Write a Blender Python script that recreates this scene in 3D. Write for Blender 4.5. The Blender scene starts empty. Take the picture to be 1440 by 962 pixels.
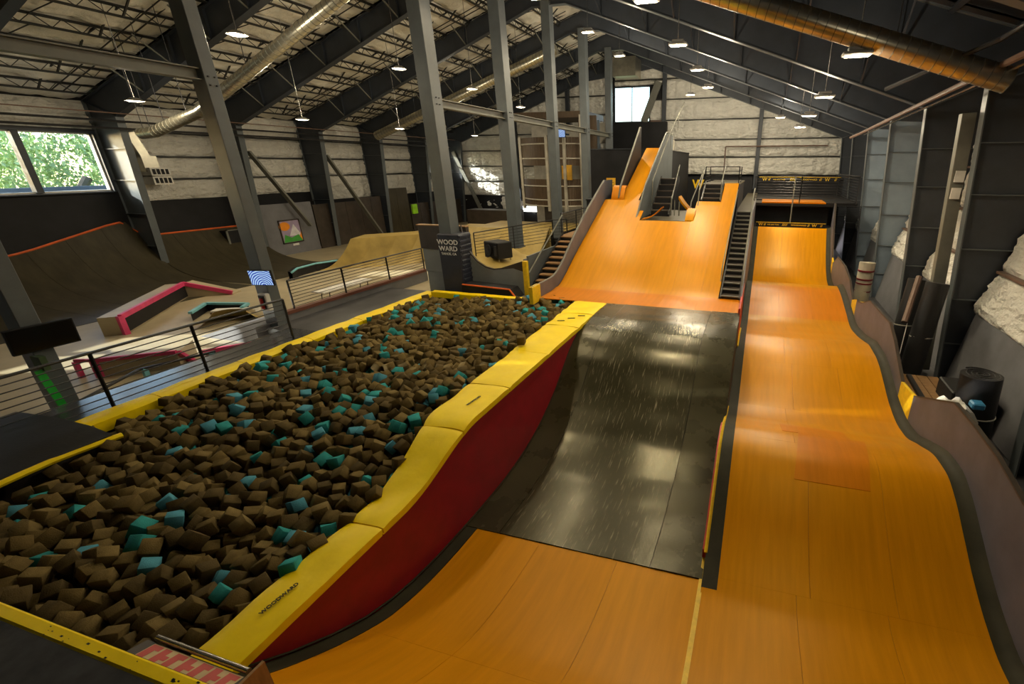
import bpy, bmesh, math, random
from mathutils import Vector, Matrix, noise, Euler
random.seed(7)
C = bpy.context.scene.collection
SC = bpy.context.scene
PI = math.pi

# ---------------------------------------------------------------- camera, world, sun, exposure
cam = bpy.data.cameras.new('camera'); co = bpy.data.objects.new('camera', cam); C.objects.link(co)
co.location = (0, 0, 4.6)
co.rotation_euler = (math.radians(90 - 21.8), 0, math.radians(15.91))
cam.sensor_width = 36; cam.lens = 16.125; cam.shift_x = -0.1104; cam.shift_y = 0.00625
cam.clip_start = 0.05; cam.clip_end = 400
SC.camera = co
SC.view_settings.view_transform = 'Standard'; SC.view_settings.look = 'None'
SC.view_settings.gamma = 1; SC.view_settings.use_curve_mapping = False
SC.view_settings.exposure = -0.1
w = bpy.data.worlds.new('world'); SC.world = w; w.use_nodes = True
nt = w.node_tree; nt.nodes.clear()
out = nt.nodes.new('ShaderNodeOutputWorld'); bg = nt.nodes.new('ShaderNodeBackground'); sky = nt.nodes.new('ShaderNodeTexSky')
sky.sky_type = 'NISHITA'; sky.sun_disc = False; sky.sun_elevation = math.radians(24); sky.sun_rotation = math.radians(-120)
nt.links.new(sky.outputs[0], bg.inputs[0]); nt.links.new(bg.outputs[0], out.inputs[0]); bg.inputs[1].default_value = 1.1
sun = bpy.data.lights.new('sun', 'SUN'); sun.energy = 16.0; sun.angle = 0.009; sun.color = (1, .95, .86)
so = bpy.data.objects.new('sun', sun); C.objects.link(so); so.location = (-60, -30, 30)
so.rotation_euler = Vector((1, .5, -.43)).to_track_quat('-Z', 'Y').to_euler()
LAMP = 135.0                      # watts of one high bay lamp
FILL = 118.0                      # watts of each lamp's added ceiling and wall spill
LAMPCOL = (1.0, .82, .52)

# ---------------------------------------------------------------- materials
MATS = {}
def mat(name, col, rough=.6, metal=0, var=.2, scale=2.0, stretch=(1, 1, 1), bump=0.0, bscale=20, bdist=.02, spec=.5, emit=None, es=1.0, col2=None, rvar=0.0, tint=None):
    if name in MATS: return MATS[name]
    m = bpy.data.materials.new(name); m.use_nodes = True; n = m.node_tree.nodes; l = m.node_tree.links
    b = n['Principled BSDF']
    b.inputs['Roughness'].default_value = rough; b.inputs['Metallic'].default_value = metal
    b.inputs['Specular IOR Level'].default_value = spec
    if tint: b.inputs['Specular Tint'].default_value = (*tint, 1)
    g = n.new('ShaderNodeNewGeometry'); mp = n.new('ShaderNodeMapping'); mp.inputs['Scale'].default_value = stretch
    l.new(g.outputs['Position'], mp.inputs[0])
    nz = n.new('ShaderNodeTexNoise'); nz.inputs['Scale'].default_value = scale; nz.inputs['Detail'].default_value = 5; nz.inputs['Roughness'].default_value = .6
    l.new(mp.outputs[0], nz.inputs[0])
    cr = n.new('ShaderNodeValToRGB'); cr.color_ramp.elements[0].position = .3; cr.color_ramp.elements[1].position = .7
    c1 = col2 if col2 else tuple(c * (1 - var) for c in col); c2 = tuple(min(1, c * (1 + var)) for c in col) if not col2 else col
    cr.color_ramp.elements[0].color = (*c1, 1); cr.color_ramp.elements[1].color = (*c2, 1)
    l.new(nz.outputs[0], cr.inputs[0]); l.new(cr.outputs[0], b.inputs['Base Color'])
    if rvar:
        mr = n.new('ShaderNodeMapRange'); mr.inputs[3].default_value = rough - rvar; mr.inputs[4].default_value = rough + rvar
        l.new(nz.outputs[0], mr.inputs[0]); l.new(mr.outputs[0], b.inputs['Roughness'])
    if bump:
        nb = n.new('ShaderNodeTexNoise'); nb.inputs['Scale'].default_value = bscale; nb.inputs['Detail'].default_value = 4
        l.new(mp.outputs[0], nb.inputs[0])
        bp = n.new('ShaderNodeBump'); bp.inputs['Strength'].default_value = bump; bp.inputs['Distance'].default_value = bdist
        l.new(nb.outputs[0], bp.inputs['Height']); l.new(bp.outputs[0], b.inputs['Normal'])
    if emit:
        b.inputs['Emission Color'].default_value = (*emit, 1); b.inputs['Emission Strength'].default_value = es
    MATS[name] = m
    return m

M_orange = mat('orange_skate_board', (.56, .225, .002), .34, spec=.28, tint=(1, .66, .10), var=.10, scale=1.4, stretch=(6, .5, .5), bump=.03, bscale=60, rvar=.06)
M_orange2 = mat('redder_orange_board', (.56, .180, .004), .34, spec=.28, tint=(1, .66, .15), var=.10, scale=1.4, stretch=(6, .5, .5), bump=.03, bscale=60)
M_strip = mat('dark_edge_strip', (.030, .028, .015), .6, spec=.15, var=.25, scale=3)
M_yellow = mat('yellow_vinyl', (.95, .69, .004), .42, tint=(1, .85, .25), var=.08, scale=2.2, bump=.25, bscale=5, bdist=.03)
M_yellowp = mat('yellow_paint', (.80, .52, .01), .5, var=.15, scale=8)
M_red = mat('red_paint', (.27, .003, .012), .5, var=.18, scale=3)
M_redp = mat('bright_red_paint', (.45, .02, .015), .5)
M_steel = mat('slate_steel', (.035, .042, .055), .45, var=.2, scale=1.2, bump=.05, bscale=30)
M_post = mat('grey_post_paint', (.105, .12, .13), .42, var=.15, scale=1.5, bump=.05, bscale=40)
M_beam = mat('olive_grey_steel', (.16, .16, .135), .5, var=.15, scale=2)
M_light_web = mat('slate_and_daylit_web', (.22, .28, .35), .5, var=.12, scale=1.0)  # pale slate of boards and rail; carries daylight on two column webs
M_black = mat('black_panel', (.010, .010, .012), .6, spec=.3, var=.3, scale=1.5)
M_darkroof = mat('black_roof_liner', (.012, .014, .021), .7, spec=.3, var=.3, scale=1.0, bump=.3, bscale=2, bdist=.05)
M_grey = mat('grey_painted_ply', (.16, .16, .175), .5, var=.15, scale=1.6)
M_greyb = mat('mauve_grey_ply', (.100, .100, .124), .5, var=.22, scale=1.3, stretch=(1, 1, 1))
M_greyl = mat('light_grey_board', (.22, .235, .24), .5, var=.1)
M_brownply = mat('dark_brown_ply', (.045, .034, .026), .5, var=.3, scale=2)
M_qp = mat('dark_ramp_board', (.050, .042, .024), .5, spec=.3, var=.25, scale=1.2, stretch=(1, 3, 1))
M_lightwood = mat('pale_skate_floor', (.40, .335, .215), .45, var=.15, scale=1.0)
M_goldwood = mat('gold_ramp_board', (.36, .26, .075), .45, var=.22, scale=1.4)
M_pink = mat('pink_paint', (.62, .05, .16), .45)
M_teal = mat('teal_paint', (.18, .48, .55), .45)
M_orangep = mat('orange_paint', (.75, .13, .02), .45)
M_metal = mat('galvanised_metal', (.55, .52, .42), .28, metal=.9, var=.15, scale=4)
M_chrome = mat('worn_chrome', (.5, .48, .45), .25, metal=1, var=.15, scale=8)
M_dkmetal = mat('dark_rail_metal', (.035, .035, .038), .35, metal=.3)
M_joist = mat('black_joist_steel', (.02, .02, .018), .55)
M_white = mat('white_paint', (.75, .73, .68), .5)
M_ins = mat('white_insulation_vinyl', (.72, .70, .64), .33, var=.10, scale=1.6, bump=1.0, bscale=3.6, bdist=.20, stretch=(1, 1, 1.7))
M_insr = mat('roof_insulation_vinyl', (.70, .67, .58), .42, var=.10, scale=1.3, bump=.7, bscale=3.0, bdist=.12)
M_pipe = mat('brown_pipe', (.16, .10, .075), .5)
M_conc = mat('dark_concrete', (.06, .06, .065), .4, var=.3, scale=2)
M_deck = mat('black_gloss_deck', (.05, .052, .058), .22, var=.3, scale=3)
M_pad = mat('navy_vinyl_pad', (.022, .026, .045), .42, var=.15, scale=4, bump=.5, bscale=7, bdist=.03)
M_rubber = mat('black_rubber', (.012, .012, .013), .55, bump=.2)
M_wood = mat('raw_wood', (.30, .17, .07), .6, var=.25, scale=4, stretch=(1, 6, 1))
M_foam = [mat('brown_foam_a', (.125, .088, .032), .95, var=.22, scale=9, bump=.6, bscale=70, bdist=.01, spec=.1),
          mat('brown_foam_b', (.17, .122, .046), .95, var=.22, scale=9, bump=.6, bscale=70, bdist=.01, spec=.1),
          mat('brown_foam_c', (.092, .066, .027), .95, var=.22, scale=9, bump=.6, bscale=70, bdist=.01, spec=.1)]
M_foamt = [mat('teal_foam', (.035, .27, .27), .9, var=.18, scale=7, bump=.5, bscale=70, bdist=.01, spec=.1),
           mat('blue_foam', (.075, .27, .36), .9, var=.18, scale=7, bump=.5, bscale=70, bdist=.01, spec=.1)]
M_leaf = mat('sunlit_foliage', (.38, .50, .20), .7, var=.4, scale=2.5, bump=.8, bscale=6, bdist=.1)
M_bark = mat('bark', (.14, .11, .09), .8)
M_lampglow = mat('lamp_glow', (1, .9, .7), .5, emit=(1, .85, .6), es=5)
M_lampbody = mat('lamp_body', (.32, .31, .29), .4)
M_silo = mat('brown_slats', (.095, .062, .036), .6, var=.3, scale=3, stretch=(6, 6, .6))
M_cream = mat('cream_trim', (.50, .47, .40), .5)
M_cyel = mat('amber_panel', (.70, .38, .02), .5)
def scratch_mat():
    m = mat('glossy_black_resi_sheet', (.034, .031, .015), .24, var=.3, scale=1.0, stretch=(2, .7, .7), rvar=.04, bump=.2, bscale=1.6, bdist=.05, col2=(.024, .022, .010))
    n = m.node_tree.nodes; l = m.node_tree.links; b = n['Principled BSDF']
    g = n.new('ShaderNodeNewGeometry'); mp = n.new('ShaderNodeMapping'); mp.inputs['Scale'].default_value = (22, 1.1, 1.1); mp.inputs['Rotation'].default_value = (0, 0, .1)
    l.new(g.outputs['Position'], mp.inputs[0])
    v = n.new('ShaderNodeTexNoise'); v.inputs['Scale'].default_value = 2.2; v.inputs['Detail'].default_value = 3
    l.new(mp.outputs[0], v.inputs[0])
    cr = n.new('ShaderNodeValToRGB'); cr.color_ramp.elements[0].position = .60; cr.color_ramp.elements[1].position = .70
    cr.color_ramp.elements[0].color = (0, 0, 0, 1); cr.color_ramp.elements[1].color = (.55, .55, .55, 1)
    l.new(v.outputs[0], cr.inputs[0])
    old = b.inputs['Base Color'].links[0].from_socket
    mx = n.new('ShaderNodeMix'); mx.data_type = 'RGBA'
    l.new(cr.outputs[0], mx.inputs[0]); l.new(old, mx.inputs[6]); mx.inputs[7].default_value = (.30, .28, .20, 1)
    l.new(mx.outputs[2], b.inputs['Base Color']); b.inputs['Specular IOR Level'].default_value = .38; b.inputs['Specular Tint'].default_value = (1, .93, .62, 1)
    return m
M_mat = scratch_mat()
M_mat2 = mat('plain_black_resi_sheet', (.032, .029, .014), .28, spec=.36, tint=(1, .93, .62), var=.3, scale=1.2, rvar=.08, bump=.15, bscale=2, bdist=.03)
def glass():
    # thin clear pane: lets daylight straight through, with a faint mirror at the surface
    m = bpy.data.materials.new('window_glass'); m.use_nodes = True; n = m.node_tree.nodes; l = m.node_tree.links; n.clear()
    o = n.new('ShaderNodeOutputMaterial'); t = n.new('ShaderNodeBsdfTransparent'); g = n.new('ShaderNodeBsdfGlossy'); f = n.new('ShaderNodeFresnel'); mx = n.new('ShaderNodeMixShader')
    t.inputs[0].default_value = (.93, .96, .95, 1); g.inputs['Roughness'].default_value = .04; f.inputs[0].default_value = 1.35
    l.new(f.outputs[0], mx.inputs[0]); l.new(t.outputs[0], mx.inputs[1]); l.new(g.outputs[0], mx.inputs[2]); l.new(mx.outputs[0], o.inputs[0])
    return m
M_glass = glass()

# ---------------------------------------------------------------- geometry helpers (world coordinates)
class MB:
    def __init__(s): s.v = []; s.f = []; s.sm = False
    def add(s, vs, fs):
        o = len(s.v); s.v += [tuple(p) for p in vs]; s.f += [tuple(i + o for i in f) for f in fs]; return s
    def box(s, x0, x1, y0, y1, z0, z1):
        if x0 > x1: x0, x1 = x1, x0
        if y0 > y1: y0, y1 = y1, y0
        if z0 > z1: z0, z1 = z1, z0
        return s.add([(x0, y0, z0), (x1, y0, z0), (x1, y1, z0), (x0, y1, z0), (x0, y0, z1), (x1, y0, z1), (x1, y1, z1), (x0, y1, z1)],
                     [(3, 2, 1, 0), (4, 5, 6, 7), (0, 1, 5, 4), (1, 2, 6, 5), (2, 3, 7, 6), (3, 0, 4, 7)])
    def bar(s, p, q, w_, h, up=(0, 0, 1)):
        p = Vector(p); q = Vector(q); d = (q - p).normalized(); u = Vector(up)
        if abs(d.dot(u)) > .98: u = Vector((0, 1, 0))
        r = d.cross(u).normalized(); u = r.cross(d)
        vs = []
        for e in (p, q):
            for a, b in ((-1, -1), (1, -1), (1, 1), (-1, 1)): vs.append(e + r * a * w_ / 2 + u * b * h / 2)
        return s.add(vs, [(0, 1, 2, 3), (7, 6, 5, 4), (0, 4, 5, 1), (1, 5, 6, 2), (2, 6, 7, 3), (3, 7, 4, 0)])
    def tube(s, p, q, r, n=8, r2=None):
        p = Vector(p); q = Vector(q); d = (q - p).normalized(); u = Vector((0, 0, 1))
        if abs(d.dot(u)) > .98: u = Vector((0, 1, 0))
        a = d.cross(u).normalized(); b = a.cross(d); vs = []
        r2 = r if r2 is None else r2
        for e, rr in ((p, r), (q, r2)):
            for i in range(n):
                t = 2 * PI * i / n; vs.append(e + (a * math.cos(t) + b * math.sin(t)) * rr)
        fs = [(i, (i + 1) % n, n + (i + 1) % n, n + i) for i in range(n)]
        fs += [tuple(range(n))[::-1], tuple(range(n, 2 * n))]
        return s.add(vs, fs)
    def path(s, pts, r, n=8):
        for a, b in zip(pts, pts[1:]): s.tube(a, b, r, n)
        return s
    def prism(s, poly, axis, a, b):
        # poly of 2D points; axis = extrusion axis
        def P(p, t): return {'x': (t, p[0], p[1]), 'y': (p[0], t, p[1]), 'z': (p[0], p[1], t)}[axis]
        n = len(poly); vs = [P(p, a) for p in poly] + [P(p, b) for p in poly]
        return s.add(vs, [tuple(range(n))[::-1], tuple(range(n, 2 * n))] + [(i, (i + 1) % n, n + (i + 1) % n, n + i) for i in range(n)])
    def grid(s, fn, nu, nv, thick=None):
        # fn(u,v)->point; thick = offset vector to close it into a slab
        vs = [fn(i / nu, j / nv) for i in range(nu + 1) for j in range(nv + 1)]
        W = nv + 1
        fs = [(i * W + j, (i + 1) * W + j, (i + 1) * W + j + 1, i * W + j + 1) for i in range(nu) for j in range(nv)]
        if thick is None: return s.add(vs, fs)
        t = Vector(thick); N = len(vs)
        vs2 = vs + [tuple(Vector(p) + t) for p in vs]
        fs2 = fs + [tuple(k + N for k in f)[::-1] for f in fs]
        rim = [i * W for i in range(nu + 1)] + [nu * W + j for j in range(1, W)] + [i * W + nv for i in range(nu - 1, -1, -1)] + [j for j in range(nv - 1, 0, -1)]
        fs2 += [(rim[k], rim[(k + 1) % len(rim)], rim[(k + 1) % len(rim)] + N, rim[k] + N) for k in range(len(rim))]
        return s.add(vs2, fs2)
ORG = {}
def origin_of(o):
    while o.parent: o = o.parent
    return Vector(o.location)
def obj(name, mb, m, parent=None, smooth=False, bevel=0, norm=True, angle=40, label=None):
    me = bpy.data.meshes.new(name)
    vs = mb.v
    if parent: o0 = origin_of(parent)
    else:
        xs, ys, zs = zip(*vs); o0 = Vector(((min(xs) + max(xs)) / 2, (min(ys) + max(ys)) / 2, min(zs)))
    me.from_pydata([tuple(Vector(p) - o0) for p in vs], [], mb.f)
    if isinstance(m, (list, tuple)):
        for k in m: me.materials.append(k)
    else: me.materials.append(m)
    if norm:
        bm = bmesh.new(); bm.from_mesh(me); bmesh.ops.recalc_face_normals(bm, faces=bm.faces)
        if bevel: bmesh.ops.bevel(bm, geom=[e for e in bm.edges if len(e.link_faces) == 2 and e.calc_face_angle(0) > .5], offset=bevel, segments=1, affect='EDGES')
        bm.to_mesh(me); bm.free()
    if smooth:
        me.shade_smooth(); me.set_sharp_from_angle(angle=math.radians(angle))
    o = bpy.data.objects.new(name, me); C.objects.link(o)
    if parent: o.parent = parent
    else: o.location = o0
    if label: o['label'] = label
    return o
def tag(o, label, cat, group=None, kind=None):
    o['label'] = label; o['category'] = cat
    if group: o['group'] = group
    if kind: o['kind'] = kind
    return o
def thing(name, loc, label, cat, group=None):
    o = bpy.data.objects.new(name, None); o.empty_display_size = .2; C.objects.link(o); o.location = loc
    return tag(o, label, cat, group)
def struct(name, mb, m, label=None, **k):
    o = obj(name, mb, m, **k); o['kind'] = 'structure'
    if label: o['label'] = label
    return o
def sempty(name, loc, label=None):
    o = bpy.data.objects.new(name, None); C.objects.link(o); o.location = loc; o['kind'] = 'structure'
    if label: o['label'] = label
    return o
def copy_tree(o, parent=None):
    c = o.copy(); C.objects.link(c); c.parent = parent
    for ch in o.children: copy_tree(ch, c)
    return c
def piece(src, parent, loc, rot=None, name=None):      # copy of a mesh sharing its data, placed relative to the parent
    c = bpy.data.objects.new(name or src.name.split('.')[0], src); C.objects.link(c); c.parent = parent
    c.location = Vector(loc) - (origin_of(parent) if parent else Vector((0, 0, 0)))
    if rot: c.rotation_euler = rot
    return c
def mesh(name, mb, m, smooth=False):
    me = bpy.data.meshes.new(name); me.from_pydata(mb.v, [], mb.f); me.materials.append(m)
    bm = bmesh.new(); bm.from_mesh(me); bmesh.ops.recalc_face_normals(bm, faces=bm.faces); bm.to_mesh(me); bm.free()
    if smooth: me.shade_smooth(); me.set_sharp_from_angle(angle=math.radians(40))
    return me
def text(s, size, m, matrix, parent, name='lettering', thick=.004, sx=1.0):
    cu = bpy.data.curves.new('t', 'FONT'); cu.body = s; cu.size = size; cu.extrude = thick; cu.align_x = 'CENTER'; cu.align_y = 'CENTER'; cu.offset = size * .02
    cu.resolution_u = 3
    t = bpy.data.objects.new('t', cu); C.objects.link(t); bpy.context.view_layer.update()
    me = bpy.data.meshes.new_from_object(t.evaluated_get(bpy.context.evaluated_depsgraph_get()))
    bpy.data.objects.remove(t); me.materials.clear(); me.materials.append(m)
    o = bpy.data.objects.new(name, me); C.objects.link(o); o.parent = parent
    mt = matrix.copy(); mt.translation = mt.translation - origin_of(parent)
    o.matrix_basis = mt @ Matrix.Diagonal((sx, 1, 1, 1))
    return o
def frame_mat(origin, xdir, ydir):
    x = Vector(xdir).normalized(); y = Vector(ydir).normalized(); z = x.cross(y).normalized(); y = z.cross(x)
    m = Matrix((x, y, z)).transposed().to_4x4(); m.translation = Vector(origin); return m
def interp(tab, x):
    if x <= tab[0][0]: return tab[0][1]
    for (a, b), (c, d) in zip(tab, tab[1:]):
        if x <= c: return b + (d - b) * (x - a) / (c - a)
    return tab[-1][1]
def spline(tab):
    # monotone-ish cubic through points
    n = len(tab); m = []
    for i in range(n):
        if i == 0: m.append((tab[1][1] - tab[0][1]) / (tab[1][0] - tab[0][0]))
        elif i == n - 1: m.append((tab[-1][1] - tab[-2][1]) / (tab[-1][0] - tab[-2][0]))
        else:
            a = (tab[i][1] - tab[i - 1][1]) / (tab[i][0] - tab[i - 1][0]); b = (tab[i + 1][1] - tab[i][1]) / (tab[i + 1][0] - tab[i][0])
            m.append(0 if a * b <= 0 else 2 * a * b / (a + b))
    def f(x):
        if x <= tab[0][0]: return tab[0][1] + m[0] * (x - tab[0][0])
        if x >= tab[-1][0]: return tab[-1][1] + m[-1] * (x - tab[-1][0])
        for i in range(n - 1):
            if x <= tab[i + 1][0]:
                h = tab[i + 1][0] - tab[i][0]; t = (x - tab[i][0]) / h
                return ((2 * t**3 - 3 * t**2 + 1) * tab[i][1] + (t**3 - 2 * t**2 + t) * h * m[i] + (-2 * t**3 + 3 * t**2) * tab[i + 1][1] + (t**3 - t**2) * h * m[i + 1])
    return f
def sheets(parent, prof, xs, ys, m, name='sheet', gap=.002, th=.03, step=.18, alt=None, labels=None):
    k = 0
    for yi, (ya, yb) in enumerate(zip(ys, ys[1:])):
        for xi, (xa, xb) in enumerate(zip(xs, xs[1:])):
            b = MB(); nv = max(2, int((yb - ya) / step))
            b.grid(lambda u, v: (xa + gap + u * (xb - xa - 2 * gap), ya + gap / 2 + v * (yb - ya - gap), prof(ya + v * (yb - ya))), 1, nv, thick=(0, 0, -th))
            mm = m
            if alt and (xi, yi) in alt: mm = alt[(xi, yi)]
            obj(name, b, mm, parent, smooth=True, angle=50); k += 1
# ---------------------------------------------------------------- profiles of the ramps
LOW = [(1.0, .95), (1.3, .50), (1.55, .2), (1.9, -.13), (2.27, -.44), (2.9, -.88), (3.54, -1.21), (4.41, -1.41), (5.2, -1.48)]
P_left = spline(LOW + [(6.56, -1.52), (7.4, -1.46), (8.37, -1.26), (9.1, -.97), (9.7, -.66), (10.5, -.10), (11.1, .18), (11.7, .34), (12.4, .40), (13.75, .40)])
P_right = spline(LOW + [(5.72, -1.38), (6.3, -1.17), (6.9, -.87), (7.5, -.58), (8.0, -.45), (8.5, -.48), (9.4, -.76), (10.2, -1.04), (10.9, -1.11), (11.64, -1.03), (12.65, -.76), (13.3, -.60), (13.8, -.54), (14.6, -.54), (15.3, -.66), (16.5, -.87), (17.7, -.98), (18.8, -.82), (20.2, -.58), (21.1, -.47), (21.8, -.44), (22.5, -.58), (23.4, -.88), (24.2, -1.02), (25.0, -.95), (25.8, -.68), (26.7, -.15), (27.5, .5), (28.3, 1.3)])
P_main = spline([(13.76, .40), (14.6, .40), (15.2, .44), (16, .72), (16.6, 1.04), (17.2, 1.344), (18, 1.72), (21, 3.13), (24, 4.54), (25.9, 5.43)])

# ================================================================ THE SHELL
FY = [0.2, 5.27, 10.33, 15.4, 20.46, 25.5, 30.55, 35.6, 40.45]
RX = -11.2                                             # ridge
XL, XR = -29.2, 7.15                                    # skins of the side walls
YB, YN = 40.8, -1.5
def top_l(x): return 7.5 + (x - XL) * (5.8 / (RX - XL))
def top_r(x): return 7.5 + (XR - x) * (5.8 / (XR - RX))
def roofz(x): return top_l(x) if x < RX else top_r(x)
struct('floor', MB().box(XL - .3, XR + .3, YN, YB + .3, -1.9, -1.7), M_conc, 'dark concrete floor under the ramps')
# side, front and back skins
LW = sempty('wall_left', (XL, 0, -1.7), 'left wall with quilted white insulation above black boards')
WY0 = [(1.0, 4.2), (10.62, 15.12)]                    # window openings of the left wall
def skin_left():
    b = MB(); x0, x1 = XL - .12, XL
    b.box(x0, x1, YN, YB, -1.7, 3.5); b.box(x0, x1, YN, YB, 5.9, 7.6)
    ys = [YN, 1.0, 4.2, 10.62, 15.12, 36.0, 39.9, YB]
    for a, c in zip(ys[::2], ys[1::2]): b.box(x0, x1, a, c, 3.5, 5.9)
    return b
obj('metal_skin', skin_left(), M_black, LW)
RW = sempty('wall_right', (XR, 0, -1.7), 'right wall with white insulation between dark tapered columns')
obj('metal_skin', MB().box(XR, XR + .12, YN, YB, -1.7, 7.6), M_black, RW)
BW = sempty('wall_back', (RX, YB, -1.7), 'gabled back wall with rows of white insulation and dark girts')
b = MB()
wx0, wx1, wz0, wz1 = -12.5, -9.55, 7.9, 10.45
b.prism([(XL, -1.7), (XR, -1.7), (XR, 7.6), (wx1, top_r(wx1) + .1), (wx1, wz0), (wx0, wz0), (wx0, top_l(wx0) + .1), (XL, 7.6)], 'y', YB, YB + .12)
b.prism([(wx0, wz1), (wx1, wz1), (wx1, top_r(wx1) + .1), (RX, 13.4), (wx0, top_l(wx0) + .1)], 'y', YB, YB + .12)
obj('metal_skin', b, M_black, BW)
FW = struct('wall_front', MB().prism([(XL, -1.7), (XR, -1.7), (XR, 7.6), (RX, 13.4), (XL, 7.6)], 'y', YN - .12, YN), M_black, 'front gable wall behind the viewpoint')

# ---- ceiling: skins, insulation pillows on the left slope, black liner panels on the right
CE = sempty('ceiling', (RX, 0, 13.3), 'pitched roof, white quilted insulation left of the ridge and black liner right')
b = MB(); b.prism([(XL - .2, 7.62), (RX, 13.45), (RX, 13.55), (XL - .2, 7.72)], 'y', YN, YB + .12); obj('roof_skin', b, M_black, CE)
b = MB(); b.prism([(XR + .2, 7.62), (RX, 13.45), (RX, 13.55), (XR + .2, 7.72)], 'y', YN, YB + .12); obj('roof_skin', b, M_black, CE)
SL = math.atan2(5.8, RX - XL); SRr = math.atan2(5.8, XR - RX)
NJ = 12; L_s = (RX - XL) / math.cos(SL); pitch_s = L_s / NJ
def pillow_mesh(name, L, W, m, seed, puff=.20, nu=14, nv=44, lobes=4):
    b = MB(); off = Vector((seed * 7.3, seed * 3.1, 0))
    def f(u, v):
        x = (u - .5) * L; y = (v - .5) * W
        e = (1 - abs(2 * u - 1) ** 6) * (1 - abs(2 * v - 1) ** 12)
        lobe = .62 + .38 * abs(math.sin(PI * lobes * v + .5 * math.sin(u * 3 + seed)))
        s = -puff * e * lobe * (1 + .6 * noise.noise(Vector((x * 1.4, y * 1.1, seed)) + off)) - .03 * noise.noise(Vector((x * 4, y * 4, seed))) - .04 * e * max(0, 1 - abs(noise.noise(Vector((x * 2.2, y * 1.6, seed + 4)))) * 2.5) ** 3
        return (x, y, s)
    b.grid(f, nu, nv)
    return mesh(name, b, m, smooth=True)
pil = [pillow_mesh('insulation_pillow', pitch_s * .99, 4.9, M_insr, i) for i in range(3)]
joist_b = MB()
JL = 4.76
joist_b.box(-.05, .05, -JL / 2, JL / 2, -.03, .02).box(-.04, .04, -JL / 2 + .5, JL / 2 - .5, -.37, -.32)
nz_ = 10
for i in range(nz_):
    ya = -JL / 2 + .5 + (JL - 1) * i / nz_; yb = ya + (JL - 1) / nz_
    za, zb = (-.34, 0) if i % 2 else (0, -.34)
    joist_b.bar((0, ya, za), (0, yb, zb), .022, .022)
joist_b.bar((0, -JL / 2, -.02), (0, -JL / 2 + .5, -.34), .03, .03).bar((0, JL / 2, -.02), (0, JL / 2 - .5, -.34), .03, .03)
joist_b.bar((0, .45, -.34), (pitch_s * .5, .45, -.02), .05, .05).bar((pitch_s * .5, .45, -.02), (pitch_s * .97, .45, -.05), .05, .05).bar((0, -1.2, -.04), (pitch_s * .97, -1.2, -.30), .025, .025)
joist_me = mesh('bar_joist', joist_b, M_joist)
BAY = ['bay beside the viewpoint', 'bay just above the viewpoint', 'bay of the left windows', 'bay behind the padded post', 'third bay beyond the windows', 'fourth bay beyond the windows', 'last bay but one', 'bay against the back wall']
for bi in range(len(FY) - 1):
    yc = (FY[bi] + FY[bi + 1]) / 2
    for j in range(NJ):
        s = (j + .5) / NJ; x = XL + (RX - XL) * s; z = top_l(x)
        piece(pil[(j * 2 + bi) % 3], CE, (x, yc, z - .16), (0, -SL, 0), 'insulation_pillow')
        if bi == 0: continue
        s = (j + 1) / NJ; x = XL + (RX - XL) * s
        if j == NJ - 1: continue
        o = bpy.data.objects.new('bar_joist', joist_me); C.objects.link(o)
        o.location = (x, yc, top_l(x) - .30); o.rotation_euler = (0, -SL, 0)
        tag(o, 'black web joist under the white roof slope, ' + BAY[bi], 'joist', 'black bar joists under the white roof slope')
# two long bridging rods per bay on the white slope
for bi in range(1, len(FY) - 1):
    for d in (1.1, 1.45):
        y = FY[bi + 1] - d
        b = MB().bar((XL + 1, y, top_l(XL + 1) - .42), (RX - .6, y, top_l(RX - .6) - .42), .03, .03)
        tag(obj('bridging_rod', b, M_joist), 'thin rod running up the white roof slope, ' + BAY[bi], 'rod', 'bridging rods under the white roof slope')
# right slope: black liner panels with purlins
NP = 12
L_r = (XR - RX) / math.cos(SRr); pr = L_r / NP
dpil = [pillow_mesh('roof_liner_panel', pr * .99, 4.95, M_darkroof, 5 + i, .10, 5, 12, 2) for i in range(2)]
pb = MB().box(-.04, .04, -2.45, 2.45, -.2, 0).box(-.11, -.04, -2.45, 2.45, -.2, -.17).box(.04, .11, -2.45, 2.45, -.03, 0)
pur_me = mesh('purlin', pb, M_steel)
for bi in range(len(FY) - 1):
    yc = (FY[bi] + FY[bi + 1]) / 2
    for j in range(NP):
        s = (j + .5) / NP; x = XR + (RX - XR) * s
        piece(dpil[(j + bi) % 2], CE, (x, yc, top_r(x) - .12), (0, SRr, 0), 'roof_liner_panel')
        if j == NP - 1 or bi == 0: continue
        s = (j + 1) / NP; x = XR + (RX - XR) * s
        o = bpy.data.objects.new('purlin', pur_me); C.objects.link(o); o.location = (x, yc, top_r(x) - .2); o.rotation_euler = (0, SRr, 0)
        tag(o, 'dark purlin under the black right roof slope, ' + BAY[bi], 'purlin', 'purlins of the black right roof slope')

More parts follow.
